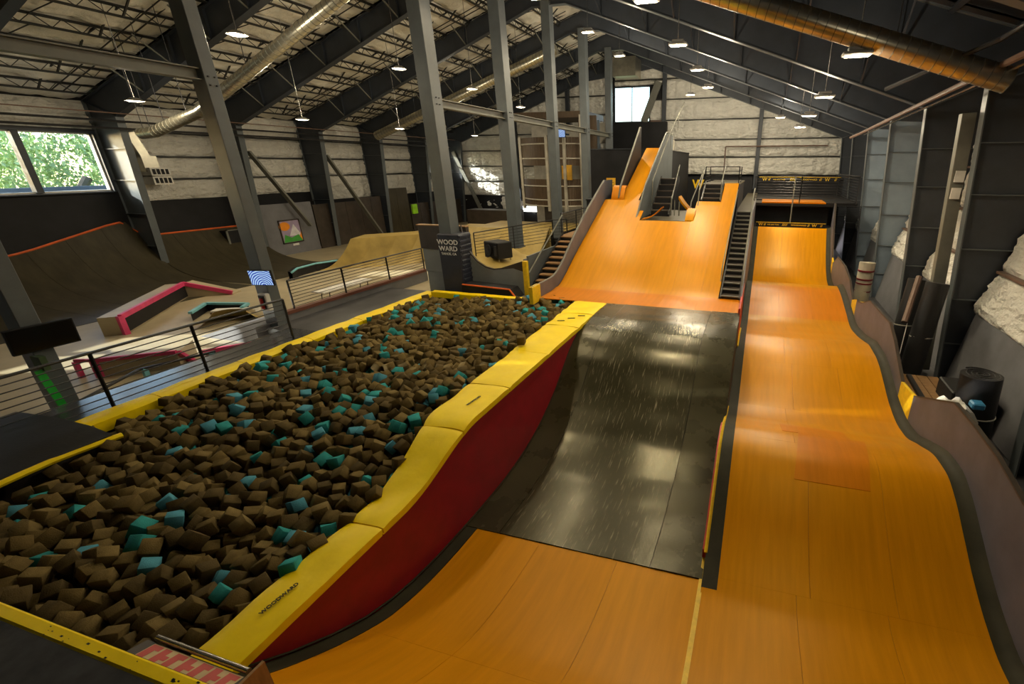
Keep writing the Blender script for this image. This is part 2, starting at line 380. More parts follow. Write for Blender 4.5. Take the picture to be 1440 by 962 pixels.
# ---- steel frames
def bot_l(x): return 6.55 + (x + 27.3) * (5.75 / (RX + 27.3))
def bot_r(x): return 6.45 + (5.25 - x) * (5.85 / (5.25 - RX))
order = ['nearest', 'second', 'third', 'fourth', 'fifth', 'sixth', 'seventh', 'eighth', 'rearmost']
for i, y in enumerate(FY):
    last = i == len(FY) - 1
    lab = ['steel portal frame beside the viewpoint, first of the hall', 'steel portal frame crossing just above the viewpoint', 'steel portal frame whose rafter clips the upper left corner',
           'steel portal frame at the padded corner post, beside the left windows', 'steel portal frame next behind the windowed bay', 'steel portal frame at the middle of the hall beyond the second row post',
           'steel portal frame over the top of the orange ramp', 'steel portal frame one bay short of the back wall', 'slim steel end frame standing against the back gable'][i]
    F = thing('portal_frame', (RX, y, -1.7), lab, 'steel frame', 'steel portal frames of the hall')
    fw = .15; hz = 0.02
    def column(pts_in, pts_out, webm):
        # pts: (x,z) bottom, top of the inner and outer flange
        b = MB(); (xi0, zi0), (xi1, zi1) = pts_in; (xo0, zo0), (xo1, zo1) = pts_out
        b.prism([(xi0, zi0), (xi1, zi1), (xo1, zo1), (xo0, zo0)], 'y', y - .012, y + .012)
        c = obj('column', b, webm, F)
        fb = MB(); fb.bar((xi0, y, zi0), (xi1, y, zi1), .035, .30, up=(0, 1, 0)); 
        fb.bar((xo0, y, zo0), (xo1, y, zo1), .035, .30, up=(0, 1, 0)); obj('flange', fb, M_beam if False else M_post, c)
        for t in (.15, .32, .5, .68, .84):
            z = zi0 + (zi1 - zi0) * t; xa = xi0 + (xi1 - xi0) * t; xb = xo0 + (xo1 - xo0) * t
            obj('stiffener', MB().box(xa, xb, y - .12, y + .12, z - .012, z + .012), M_post, c)
    d = .0 if not last else .5
    column([(-27.95, -1.7), (-27.3, 6.6)], [(XL + .1, -1.7), (XL + .1, 7.2)], M_post if i == 3 else M_steel)
    column([(5.88, -1.7), (5.25, 6.45)], [(XR - .05, -1.7), (XR - .05, 7.2)], M_light_web if i in (5, 6) else M_steel)  # two far webs made paler, daylight on them put into the colour
    for sgn, bot, top, xk, xo in ((-1, bot_l, top_l, -27.3, XL), (1, bot_r, top_r, 5.25, XR)):
        b = MB(); b.prism([(xk, bot(xk)), (RX + sgn * .9, bot(RX + sgn * .9)), (RX, bot(RX + sgn * .9)), (RX, top(RX) - .28), (xo - sgn * .1, top(xo) - .28), (xo - sgn * .1, bot(xk) - .1)], 'y', y - .014, y + .014)
        r = obj('rafter', b, M_steel, F)
        fb = MB().bar((xk, y, bot(xk)), (RX + sgn * .9, y, bot(RX + sgn * .9)), .30, .03).bar((RX + sgn * .9, y, bot(RX + sgn * .9)), (RX, y, bot(RX + sgn * .9)), .30, .03)
        fb.bar((xo - sgn * .1, y, top(xo) - .28), (RX, y, top(RX) - .28), .26, .03).bar((xk, y, bot(xk)), (xo - sgn * .1, y, 7.2), .03, .28, up=(0, 1, 0))
        obj('flange', fb, M_post if sgn > 0 else M_steel, r)
        for k in range(1, 7):
            x = xk + (RX - xk) * k / 7.2
            obj('stiffener', MB().bar((x, y, bot(x)), (x, y, top(x) - .3), .03, .24, up=(0, 1, 0)), M_steel, r)
            obj('brace', MB().bar((x, y - .12, bot(x) + .05), (x, y - 1.25, top(x) - .5), .045, .045), M_beam if sgn < 0 else M_steel, r)
# ---- tall middle posts
def post(x, y, z0, z1, w_, d_, lab, lean=0):
    T = thing('steel_post', (x, y, z0), lab, 'post', 'tall steel posts along the ridge of the hall')
    b = MB(); b.bar((x, y, z0), (x + lean, y, z1), d_, w_, up=(1, 0, 0)); obj('shaft', b, M_post, T, bevel=.012)
    pb_ = MB().box(x - w_ / 2 - .06, x + w_ / 2 + .06, y - d_ / 2 - .06, y + d_ / 2 + .06, z0, z0 + .03); obj('base_plate', pb_, M_steel, T)
    bb = MB()
    for dz in (-.1, .1): bb.tube((x + w_ / 2 + lean * .4, y - .08, 6.65 + dz), (x + w_ / 2 + lean * .4 + .04, y - .08, 6.65 + dz), .02, 6).tube((x + w_ / 2 + lean * .4, y + .08, 6.65 + dz), (x + w_ / 2 + lean * .4 + .04, y + .08, 6.65 + dz), .02, 6)
    obj('bolt', bb, M_dkmetal, T)
    return T
PX = -11.36
post(-14.5, 5.27, -.6, bot_l(-14.5), .45, .32, 'dark slanting-looking post at the far left edge, with the blank screen')
post(-14.5, 10.33, -.6, bot_l(-14.5), .48, .34, 'big post left of the foam pit carrying the lit screen and extinguisher')
post(PX, 15.4, .0, bot_l(-11.6), .50, .55, 'thick post rising out of the padded corner of the foam pit')
post(PX, 20.46, .85, bot_l(-11.6), .50, .55, 'thick post standing behind the loudspeaker on the side deck')
post(PX, 25.5, .6, bot_l(-11.6), .46, .50, 'post rising beside the left side panel of the big orange ramp')
post(PX, 30.55, .6, bot_l(-11.6), .46, .50, 'post in front of the round slatted tower right edge')
post(PX, 35.6, .6, bot_l(-11.6), .44, .46, 'rearmost post left of the white upper window')
bl = ['long beam tying the two left posts beside the pit', 'tie beam reaching from the padded corner post to the next', 'tie beam in front of the round tower roof', 'tie beam in front of the small blue screen', 'rearmost tie beam ending left of the bright window']
for k, (x, y0, y1, z) in enumerate([(-14.5, 5.43, 10.16, 6.8), (PX, 15.68, 20.18, 6.62), (PX, 20.74, 25.25, 6.62), (PX, 25.75, 30.3, 6.62), (PX, 30.8, 35.37, 6.62)]):
    T = thing('tie_beam', (x, (y0 + y1) / 2, z - .15), bl[k], 'beam', 'tie beams between the middle posts')
    obj('flange', MB().box(x - .15, x + .15, y0, y1, z + .11, z + .14).box(x - .15, x + .15, y0, y1, z - .14, z - .11), M_beam, T)
    obj('web', MB().box(x - .012, x + .012, y0, y1, z - .11, z + .11), M_beam, T)
T = tag(obj('tie_beam', MB().box(-14.65, -14.35, -1, 5.1, 6.66, 6.94), M_beam), 'near tie beam entering from the left edge above the windows', 'beam', 'tie beams between the middle posts')

# ---- quilted wall insulation
def quilt(parent, x0, x1, z0, z1, plane, at, out, seed, topfn=None, m=None, puff=.07, lean=None):
    # plane 'y': wall at y=at facing 'out' (-1 towards viewer); plane 'x': wall at x=at, x0..x1 run along y
    b = MB(); W = x1 - x0; Hh = z1 - z0
    nu = max(6, min(84, int(W / .085))); nv = max(8, min(20, int(Hh / .075)))
    rib = .75
    def f(u, v):
        a = x0 + W * u
        ztop = min(z1, topfn(a)) if topfn else z1
        z = z0 + (max(ztop, z0 + .02) - z0) * v
        e = (1 - abs(2 * v - 1) ** 5)
        r_ = (.15 + .85 * abs(math.sin(PI * a / rib)) ** .4)
        n1 = noise.noise(Vector((a * .9, z * 2.6, seed * 3.7))); n2 = noise.noise(Vector((a * 3.1, z * 6.5, seed * 1.3 + 9)))
        q = Vector((a * .8 + .5 * n1, z * 4.2 + .6 * math.sin(a * .9 + seed), seed * 2.1)); fo = (1 - abs(noise.noise(q)) * 2.2); fo = max(0, fo) ** 3; q2 = Vector((a * 2.3 + z * 2, z * 5.5 - a, seed * .7)); f2 = max(0, 1 - abs(noise.noise(q2)) * 2.6) ** 3
        d = puff * e * r_ * (1 + .8 * n1) + .03 * n2 * e + (.055 * fo + .035 * f2) * e + .012
        zz = z + .03 * n1 * (1 if v > .98 or v < .02 else 0)
        if lean: return (lean(z) - d, a, zz)
        return (a, at + out * d, zz) if plane == 'y' else (at + out * d, a, zz)
    b.grid(f, nu, nv)
    return obj('insulation_panel', b, m or M_ins, parent, smooth=True, norm=False, angle=70)
GB = [3.86, 5.2, 6.5, 7.95, 9.45, 10.9, 12.3]
colsB = [-28.0, -21.7, -16.6, -12.55, -8.3, -.7, 5.9]
sd = 1
for a, c in zip(colsB, colsB[1:]):
    zz = ([.6, 1.9] + [3.2, 4.5, 5.8, 7.1, 8.5, 9.9, 11.3]) if a < -13 else GB
    for z0, z1 in zip(zz, zz[1:] + [13.4]):
        tf = lambda x: roofz(x) - .15
        if max(tf(a), tf(c), tf(RX) if a < RX < c else 0) < z0 + .2: continue
        sd += 1
        if a == -12.55:                                # the bay of the upper window
            if z0 < 7.9 and z1 <= 8.0: continue
            if z1 <= 10.6:
                quilt(BW, wx1 + .08, c - .12, max(z0, 7.95) + .04, z1 - .04, 'y', YB - .02, -1, sd); continue
            z0 = max(z0, 10.5)
        quilt(BW, a + .1, c - .1, z0 + .04, z1 - .04, 'y', YB - .02, -1, sd, topfn=tf, puff=.12)
b = MB()
for a, c in zip(colsB, colsB[1:]):
    for z in ([1.9, 3.2, 4.5, 5.8, 7.1, 8.5, 9.9, 11.3] if a < -13 else GB + [3.86]):
        xs0, xs1 = a + .05, c - .05
        while roofz(xs0) < z + .15 and xs0 < xs1: xs0 += .1
        while roofz(xs1) < z + .15 and xs1 > xs0: xs1 -= .1
        if a == -12.55 and 7.9 < z < 10.5: xs0 = wx1 + .05
        if xs1 - xs0 > .5:
            g = MB().box(xs0, xs1, YB - .2, YB - .02, z - .035, z + .035); obj('girt', g, M_joist, BW)
for x in (-21.7, -16.6, -8.3, -.7):
    b = MB().box(x - .15, x + .15, YB - .42, YB - .1, -1.7, roofz(x) - .4); obj('end_column', b, M_steel, BW, bevel=.01)
obj('header_beam', MB().bar((-15, YB - .32, 11.15), (-8.3, YB - .32, 11.95), .2, .45), M_steel, BW)
obj('diagonal_brace', MB().bar((-9.95, YB - .35, 7.85), (-8.75, YB - .35, 10.7), .14, .55), M_beam, BW)
obj('sill_beam', MB().box(-9.4, -8.4, YB - .3, YB - .1, 7.86, 7.96), M_pipe, BW)
obj('diagonal_brace', MB().bar((-28.2, YB - .45, 5.75), (-25.6, YB - .45, 0.0), .14, .32), M_beam, BW)
obj('black_board', MB().box(-28.9, -23.7, YB - .2, YB - .05, -1.7, 1.9), M_black, BW)
# upper back window
W1 = sempty('window_1', ((wx0 + wx1) / 2, YB, wz0), 'tall two-pane window high in the back gable, blown out by daylight')
b = MB()
for z in (wz0, wz1): b.box(wx0, wx1, YB - .06, YB + .06, z - .05, z + .05)
for x in (wx0, (wx0 + wx1) / 2, wx1): b.box(x - .035, x + .035, YB - .06, YB + .06, wz0, wz1)
obj('window_frame', b, M_steel, W1)
for a, c in ((wx0, (wx0 + wx1) / 2), ((wx0 + wx1) / 2, wx1)): obj('pane', MB().box(a + .04, c - .04, YB - .006, YB + .006, wz0 + .05, wz1 - .05), M_glass, W1)
# left wall rows
rows = [(2.95, 3.9), (3.97, 4.95), (5.02, 6.05), (6.12, 7.2)]
for i in range(3, len(FY) - 1):
    y0, y1 = FY[i] + .12, FY[i + 1] - .12
    for r, (z0, z1) in enumerate(rows):
        sd += 1
        if i == 7 and r in (1, 2): continue
        if i >= 5 and r == 0: z0 = 2.3
        quilt(LW, y0, y1, z0, z1, 'x', XL + .03, 1, sd)
    for z in (3.93, 4.98, 6.08): obj('girt', MB().box(XL + .02, XL + .2, y0, y1, z - .035, z + .035), M_joist, LW)
for i in (0, 1, 2):
    y0, y1 = FY[i] + .12, FY[i + 1] - .12; sd += 1
    quilt(LW, y0, y1, 6.0, 7.2, 'x', XL + .03, 1, sd)
    obj('girt', MB().box(XL + .02, XL + .2, y0, y1, 6.0, 6.07), M_joist, LW)
    if i == 1: quilt(LW, y0, y1, 3.5, 5.9, 'x', XL + .03, 1, sd)
# black boards of the left wall, one per bay
for i in range(0, len(FY) - 1):
    zt = 3.47 if i < 3 else (2.9 if i < 4 else 2.35)
    obj('black_board', MB().box(XL + .02, XL + .14, FY[i] + .1, FY[i + 1] - .1, -1.7, zt), M_black, LW)
# left windows
def left_window(n, y0, y1, ym, lab):
    Wn = sempty('window_%d' % n, (XL, (y0 + y1) / 2, 3.5), lab)
    b = MB(); z0, z1 = 3.5, 5.9; X = XL
    for z in (z0, z1): b.box(X - .1, X + .1, y0, y1, z - .05, z + .05)
    for y in (y0, y1): b.box(X - .1, X + .1, y - .05, y + .05, z0, z1)
    obj('window_frame', b, M_white, Wn)
    obj('mullion', MB().box(X - .12, X + .2, ym - .11, ym + .11, z0, z1), M_steel, Wn)
    obj('casing', MB().box(X + .1, X + .28, y0, y1, z1, z1 + .1).box(X + .1, X + .28, y1, y1 + .1, z0 - .05, z1 + .1).box(X + .02, X + .34, y0, y1, z0 - .07, z0 - .02), M_steel, Wn)
    for a, c in ((y0 + .05, ym - .11), (ym + .11, y1 - .05)): obj('pane', MB().box(X - .006, X + .006, a, c, z0 + .05, z1 - .05), M_glass, Wn)
left_window(2, 10.62, 15.12, 12.75, 'two-pane window in the left wall looking out on green trees')
left_window(3, 1.0, 4.2, 2.6, 'left wall window nearest the viewpoint, beyond the picture edge')
left_window(4, 36.0, 39.9, 37.9, 'bright window at the far end of the left wall behind the padded post')
# right wall
for i in range(0, len(FY) - 1):
    y0, y1 = FY[i] + .12, FY[i + 1] - .12
    for z0, z1 in [(.55, 1.75), (1.82, 3.1), (3.17, 4.5), (4.57, 5.9), (5.97, 7.2)]:
        sd += 1
        quilt(RW, y0, y1, z0, z1, 'x', XR - .03, -1, sd, m=M_ins, puff=.10, lean=lambda z: min(7.1, 6.40 + .30 * (z - .6)))
    for z in (1.78, 3.13, 4.53, 5.93): xl = min(7.1, 6.40 + .30 * (z - .6)); obj('girt', MB().box(xl - .16, xl + .02, y0, y1, z - .035, z + .035), M_pipe, RW)
    b = MB().prism([(6.05, -1.7), (6.45, .82), (6.5, .82), (6.11, -1.7)], 'y', y0, y1); obj('grey_board', b, M_grey, RW)
# long pipes
tag(obj('sprinkler_pipe', MB().path([(4.5, -1, 6.75), (4.5, 11.9, 6.55), (4.5, 28.2, 6.1), (4.35, 30.2, 6.0)], .07, 8), M_pipe, smooth=True), 'long reddish brown pipe running under the right eave', 'pipe')
tag(obj('conduit_pipe', MB().path([(4.62, -1, 6.6), (4.62, 11.9, 6.42), (4.62, 27.8, 6.02)], .03, 6), M_chrome, smooth=True), 'thin bright conduit under the brown right eave pipe', 'pipe')
tag(obj('back_wall_pipe', MB().path([(4.35, YB - .6, 5.95), (-3.2, YB - .6, 5.95), (-3.2, YB - .6, 3.6)], .05, 6), M_pipe, smooth=True), 'thin pipe crossing the back insulation and dropping down beside the top rail box', 'pipe')
tag(obj('gas_pipe', MB().path([(2.6, 13.9, 6.3), (4.2, 12.2, 6.9), (4.2, 5, 7.2)], .05, 6), M_dkmetal, smooth=True), 'short dark pipe crossing in front of the right duct end', 'pipe')
for k, (x, z, lab) in enumerate([(-27.0, 6.35, 'upper dark pipe running along the left eave over the windows'), (-26.8, 6.05, 'lower dark pipe running along the left eave over the windows'), (-26.2, 6.6, 'thin reddish pipe inboard of the two left eave pipes')]):
    tag(obj('eave_pipe', MB().tube((x, 0, z), (x, 38, z), .05 if k < 2 else .025, 6), M_dkmetal if k < 2 else M_pipe, smooth=True), lab, 'pipe')

# ---- ducts
def duct(pts, r, lab, m=M_metal):
    T = thing('spiral_duct', pts[0], lab, 'duct', 'round spiral air ducts under the roof')
    n = 20; b = MB()
    for p, q in zip(pts, pts[1:]): b.tube(p, q, r, n)
    obj('tube', b, m, T, smooth=True)
    b = MB()
    for p, q in zip(pts, pts[1:]):
        p = Vector(p); q = Vector(q); L = (q - p).length; k = int(L / .22); d = (q - p).normalized()
        for i in range(k):
            c = p + d * (i * .22); b.tube(c, c + d * .02, r * 1.03, n)
    s = obj('seam_ring', b, M_beam, T, smooth=True); s['kind'] = 'stuff'
    for p, q in zip(pts, pts[1:]):
        p = Vector(p); q = Vector(q)
        for t in (.25, .75):
            c = p + (q - p) * t; obj('hanger_rod', MB().tube(c + Vector((0, 0, r)), (c.x, c.y, roofz(c.x) - .1), .012, 5), M_dkmetal, T)
duct([(-23.9, 14.0, 5.75), (-23.1, 14.0, 5.80), (-20.4, 14.0, 6.45), (-9.0, 14.0, 11.0)], .20, 'silver spiral duct slanting up behind the big left post')
duct([(-25.3, 28, 6.4), (-12.0, 28, 10.65)], .27, 'farther silver spiral duct slanting up behind the middle posts')
duct([(4.75, 12.87, 6.25), (-4.5, 12.87, 9.25)], .245, 'spiral duct glowing amber under the black right roof slope')
b = MB().box(-12.1, -10.2, 38.6, 40.4, 10.9, 12.2); tag(obj('heater_box', b, M_metal, bevel=.03), 'galvanised box heater hanging above the bright back window', 'heater')

# ---- high bay lamps
def lamp(x, y, z, lab, round_=False, power=1.0, fill=1.0):
    T = thing('high_bay_lamp', (x, y, z), lab, 'lamp', 'hanging high bay lamps')
    if round_:
        obj('housing', MB().tube((x, y, z + .02), (x, y, z + .12), .27, 16, .12), M_lampbody, T, smooth=True)
        obj('lens', MB().tube((x, y, z), (x, y, z + .02), .19, 16), M_lampglow, T)
    else:
        obj('housing', MB().box(x - .31, x + .31, y - .16, y + .16, z + .03, z + .10).box(x - .2, x + .2, y - .1, y + .1, z + .12, z + .2), M_lampbody, T, bevel=.02)
        for k in range(5):
            obj('led_cell', MB().box(x - .25 + k * .105, x - .17 + k * .105, y - .11, y + .11, z + .012, z + .03), M_lampglow, T)
    obj('stem', MB().tube((x, y, z + .12), (x, y, roofz(x) - .10), .012, 5), M_chrome, T)
    L = bpy.data.lights.new('lamp_light', 'AREA'); L.shape = 'RECTANGLE'; L.size = .40; L.size_y = .18; L.energy = LAMP * power; L.color = LAMPCOL; L.spread = math.radians(165)
    lo = bpy.data.objects.new('lamp_light', L); C.objects.link(lo); lo.parent = T; lo.location = (0, 0, -.005)
    P = bpy.data.lights.new('lamp_fill', 'POINT'); P.shadow_soft_size = .04; P.energy = FILL * power * fill * (2.2 if round_ else 1); P.color = (1, .86, .62)   # extra point light added to brighten ceiling and walls
    po = bpy.data.objects.new('lamp_fill', P); C.objects.link(po); po.parent = T; po.location = (0, 0, -.16)
lamp(1.7, 12.87, 6.83, 'nearest lamp on the right, below the amber duct', power=1.0)
lamp(1.6, 17.9, 6.6, 'second lamp of the right row, rectangular, below the rafters', power=.8)
lamp(1.55, 23, 6.5, 'third lamp of the right row, in front of the back insulation', power=.9, fill=2)
lamp(1.5, 28, 6.4, 'rearmost small lamp of the right row over the banner deck', power=1.0, fill=4)
lamp(-3.15, 12.87, 8.2, 'lamp at the top edge right of the ridge, nearest of the middle row', power=1.05)
lamp(-3.25, 17.9, 8.3, 'second lamp of the middle row right of the ridge', power=1.15)
lamp(-3.3, 23, 8.4, 'third lamp of the middle row right of the ridge', power=1.15)
lamp(-3.4, 28, 8.4, 'rearmost lamp of the middle row, near the back insulation', power=1.1, fill=4)
lamp(-8.3, 12.87, 9.9, 'ridge lamp cut by the top picture edge beside the third post', power=.9)
lamp(-8.3, 23, 10.1, 'ridge lamp just right of the fourth post', power=1.1)
lamp(-8.3, 28, 10.1, 'ridge lamp hanging below the heater box', power=1.0, fill=3)
lamp(-8.3, 17.9, 10.0, 'ridge lamp near the top of the third post', power=1.1)
for y, z, lab in ((12.1, 8.1, 'round lamp beside the top of the big left post'), (17.9, 8.15, 'round lamp between the first padded post and the left duct'), (23, 8.1, 'small round lamp just right of the padded corner post'), (28, 7.8, 'small round lamp above the round slatted tower')):
    lamp(-15.2 if y < 13 else -14.5, y, z, lab, True, .55)
for y, x, z, lab in ((12.87, -21.7, 6.68, 'round lamp hanging near the left windows'), (17.9, -20.0, 6.45, 'round lamp in front of the second left bay insulation'), (23, -19.2, 6.4, 'round lamp hanging left of the padded corner post, low over the far bay'), (33, -21, 6.6, 'farthest round lamp in front of the bright back corner')):
    lamp(x, y, z, lab, True, .55)
lamp(-5.3, 34.5, 8.9, 'small lamp before the middle of the back insulation', power=1.0, fill=4)
lamp(.6, 34.5, 7.4, 'small lamp before the right half of the back insulation', power=.9, fill=4)
lamp(-8.6, 7.6, 8.6, 'lamp over the near half of the foam pit, above the picture', power=.34)
lamp(-3.2, 7.6, 8.2, 'lamp over the near ramp, above the picture', power=.32)
lamp(1.7, 7.6, 6.9, 'lamp over the nearest roller crest, above the picture', power=.36)

# ================================================================ RAMPS
XW = -4.58; XD = -.30
# mega landing: sloped black landing and the near orange part share one valley
R1 = thing('valley_ramp', (-2.4, 5.5, -1.75), 'near orange ramp surface sweeping down toward the black landing', 'ramp')
sheets(R1, P_left, [XW + .24, -3.1, -1.7, XD], [1.15, 3.1, 5.5], M_orange)
obj('edge_strip', MB().grid(lambda u, v: (XW + .01 + .22 * u, 1.2 + 4.3 * v, P_left(1.2 + 4.3 * v) + .002), 1, 24, thick=(0, 0, -.03)), M_strip, R1, smooth=True)
R2 = thing('resi_landing', (-2.4, 9, -1.75), 'glossy scuffed black landing between the red pit wall and the orange roller lane', 'ramp')
xsL = [XW + .01, -3.9, -1.15, XD]
for k, (a, c) in enumerate(zip(xsL, xsL[1:])):
    for ya, yb in ((5.5, 11.2), (11.2, 13.75)):
        def wob(x, y): return .012 * noise.noise(Vector((x * .8, y * 1.6, 3))) + .006 * noise.noise(Vector((x * 2, y * 4, 7)))
        b = MB().grid(lambda u, v: (a + .006 + u * (c - a - .012), ya + .003 + v * (yb - ya - .006), P_left(ya + v * (yb - ya)) + .012 + .004 * k + wob(a + u * (c - a), ya + v * (yb - ya)) * (1 if 0 < u < 1 else .4)), 10, int((yb - ya) / .1), thick=(0, 0, -.04))
        obj('sheet', b, M_mat if k == 1 else M_mat2, R2, smooth=True, angle=60)
# closing side of the landing towards the roller lane
b = MB(); ys = [5.5 + .1 * i for i in range(83)]
poly = [(y, P_left(y) - .03) for y in ys]; b.prism(poly + [(13.7, -1.7), (5.5, -1.7)], 'x', XD - .02, XD + .005); obj('side_panel', b, M_black, R2)
# red wall and its pit side
R3 = thing('red_wall', (XW, 7.6, -1.7), 'deep red wall below the yellow pads facing the black landing', 'wall')
def padz(y): t = min(1, max(0, (y - 4.2) / 2.0)); return .02 + .43 * (t * t * (3 - 2 * t))
ys = [1.62 + .15 * i for i in range(74)]
top = [(y, padz(y) - .13) for y in ys if padz(y) - .13 > P_left(y) + .0]
bots = [(y, P_left(y) - .03) for y, _ in top]
b = MB().prism(top + bots[::-1], 'x', XW - .06, XW)
obj('panel', b, M_red, R3)
obj('bottom_rail', MB().path([(XW + .012, y, P_left(y) + .03) for y, _ in top[::3]], .014, 5), M_strip, R3, smooth=True)
# yellow pads
py_ = [1.72, 3.8, 5.75, 7.35, 9.2, 11.2, 12.4, 13.7]
pl = ['nearest yellow pad on the right rim of the foam pit, lettered', 'yellow pad curving up from the nearest one on the pit rim', 'yellow pad with a faint black mark, at the top of the rise', 'plain yellow pad between the marked pad and the one with the foam cube',
      'yellow pad on which a single brown foam cube sits', 'short wrinkled yellow pad near the far end of the right rim', 'farthest yellow pad of the right pit rim beside the orange ramp']
def xin(y): return interp([(1.7, -5.12), (3.9, -5.1), (5.0, -5.18), (5.9, -5.38), (13.7, -5.62)], y)
for k, (a, c) in enumerate(zip(py_, py_[1:])):
    T = thing('edge_pad', (-4.9, (a + c) / 2, padz((a + c) / 2) - .14), pl[k], 'pad', 'yellow pads on the right pit rim')
    def f(u, v):
        y = a + .012 + v * (c - a - .024); x0 = xin(y) + .03 * noise.noise(Vector((0, y * 1.7, 2))); x1 = -4.52
        zz = padz(y) + .018 * noise.noise(Vector((u * 2, y * 2.2, k))) - .05 * (1 - u) ** 3 * (.5 + noise.noise(Vector((1, y * 2, 5)))) - .02 * abs(2 * v - 1) ** 14 - .018 * abs(2 * u - 1) ** 10
        return (x0 + (x1 - x0) * u, y, zz)
    obj('vinyl_cover', MB().grid(f, 10, 16, thick=(0, 0, -.075)), M_yellow, T, smooth=True, angle=50)
    obj('base_layer', MB().grid(lambda u, v: (xin(a + v * (c - a)) + .04 + u * (-4.54 - .04 - xin(a + v * (c - a))), a + .01 + v * (c - a - .02), padz(a + v * (c - a)) - .085), 1, 12, thick=(0, 0, -.06)), M_yellow, T, smooth=True)
    if k == 0: text('WOODWARD', .066, M_black, frame_mat((-4.80, 2.56, padz(2.7) + .022), (0.08, 1, 0), (-1, .08, 0)), T, thick=.003, sx=1.0)
    if k == 2: text('WOODWARD', .06, M_black, frame_mat((-4.85, 6.6, padz(6.6) + .022), (0.1, 1, 0), (-1, .1, 0)), T, thick=.003)
    if k == 5:
        for q in range(3): obj('tear', MB().bar((-5.3 + .2 * q, a + .3 + .3 * q, padz(a) + .006), (-5.1 + .2 * q, a + .36 + .3 * q, padz(a) + .006), .03, .012), M_black, T)
# left rim and far rim pads
ll = ['left rim pad of the foam pit nearest the near ramp corner', 'left rim yellow pad beside the first railing posts', 'left rim yellow pad in front of the railing end', 'left rim yellow pad beside the big post', 'left rim yellow pad along the blue grey parapet', 'left rim yellow pad reaching the padded corner post']
ys = [4.15, 5.6, 7.4, 9.2, 11.0, 12.8, 14.55]
for k, (a, c) in enumerate(zip(ys, ys[1:])):
    x0, x1 = -12.13, -11.74
    def f(u, v): y = a + .01 + v * (c - a - .02); return (x0 + (x1 - x0) * u + .03 * noise.noise(Vector((u, y * 1.5, 1))), y, .08 + .02 * noise.noise(Vector((u * 2, y * 2, 4))) - .05 * u ** 3)
    o = obj('edge_pad', MB().grid(f, 4, 12, thick=(0, 0, -.22)), M_yellow, smooth=True, angle=50); tag(o, ll[k], 'pad', 'yellow pads on the left pit rim')
def f(u, v): x = -11.7 + 6.05 * u; return (x, 14.25 + .22 * v, .16 + .015 * noise.noise(Vector((x * 2, v, 8))) - .02 * (1 - v))
tag(obj('edge_pad', MB().grid(f, 24, 3, thick=(0, 0, -.2)), M_yellow, smooth=True, angle=50), 'long thin yellow pad along the far rim of the foam pit', 'pad')
# pit box
b = MB().box(-12.1, XW - .06, 1.6, 14.3, -1.7, -1.2).box(-12.3, -12.1, 0, 14.5, -1.7, -.12).box(-12.1, -8.2, 14.35, 14.6, -1.7, 0).box(-8.2, XW, 14.35, 14.5, -1.7, .0)
b.box(-12.1, XW - .07, 1.5, 1.6, -1.7, -.1)
tag(obj('pit_box', b, M_brownply), 'wooden box holding the foam cubes', 'pit')

# roller lane on the right
R4 = thing('roller_lane', (1.7, 12, -1.75), 'long orange roller lane with three crests along the right side', 'ramp')
X0, X1 = -.06, 3.62
ysR = [1.15, 3.2, 5.55, 8.3, 10.9, 12.9, 15.6, 18.2, 21.4, 23.6, 26.0, 28.3]
for yi, (ya, yb) in enumerate(zip(ysR, ysR[1:])):
    xs = [X0 if ya > 5.5 else XD, 1.1 if yi % 2 else 1.3, 2.35 if yi % 2 else 2.5, X1]
    sheets(R4, P_right, xs, [ya, yb], M_orange2 if yi in (7,) else M_orange, step=.12)
def f(u, v): x = 1.06 + 1.25 * u + .15 * v; y = 7.35 + v * 1.5; return (x, y, P_right(y) + .006)
obj('patch', MB().grid(f, 1, 14, thick=(0, 0, -.008)), M_orange2, R4, smooth=True, label='square patch of redder board on the nearest crest')
def f(u, v): x = .9 + 1.3 * u; y = 8.85 + v * .8; return (x, y, P_right(y) + .006)
obj('patch', MB().grid(f, 1, 8, thick=(0, 0, -.008)), M_orange2, R4, smooth=True, label='smaller reddish patch behind the nearest crest')
obj('edge_strip', MB().grid(lambda u, v: (XD + (X0 - XD) * u, 5.35 + 22.95 * v, P_right(5.35 + 22.95 * v) + .004), 1, 150, thick=(0, 0, -.03)), M_strip, R4, smooth=True)
def side(u, v):
    y = 1.4 + 26.9 * v; z = P_right(y)
    a = u * PI / 2 * .62
    return (X1 + .22 * math.sin(a) / math.sin(PI / 2 * .62), y, z + .13 * (1 - math.cos(a)) / (1 - math.cos(PI / 2 * .62)) + .002)
obj('edge_strip', MB().grid(side, 4, 160, thick=(0, 0, -.02)), M_strip, R4, smooth=True)
b = MB(); ys = [5.5 + .15 * i for i in range(152)]
b.prism([(y, P_right(y) - .02) for y in ys] + [(ys[-1], -1.7), (5.5, -1.7)], 'x', XD, XD + .03); obj('side_board', b, M_black, R4)
ysd = [5.95 + .1 * i for i in range(30)]
obj('red_board', MB().prism([(y, P_right(y) + .0) for y in ysd] + [(y, P_left(y) + .03) for y in ysd[::-1]], 'x', XD - .06, XD - .001), M_redp, R4)
ys = [5.9 + .1 * i for i in range(48)]
obj('yellow_edge', MB().path([(XD - .005, y, P_right(y) + .01) for y in ys], .028, 4), M_yellowp, R4)
obj('yellow_line', MB().grid(lambda u, v: (XD - .05 + .07 * u, 1.2 + 4.8 * v, P_left(1.2 + 4.8 * v) + (.006 if v < .88 else .02)), 1, 30, thick=(0, 0, -.01)), M_yellowp, R4)
obj('yellow_edge', MB().path([(XD + .03, y, P_right(y) + .03) for y in [13.5 + .2 * i for i in range(12)]], .03, 4), M_yellowp, R4)
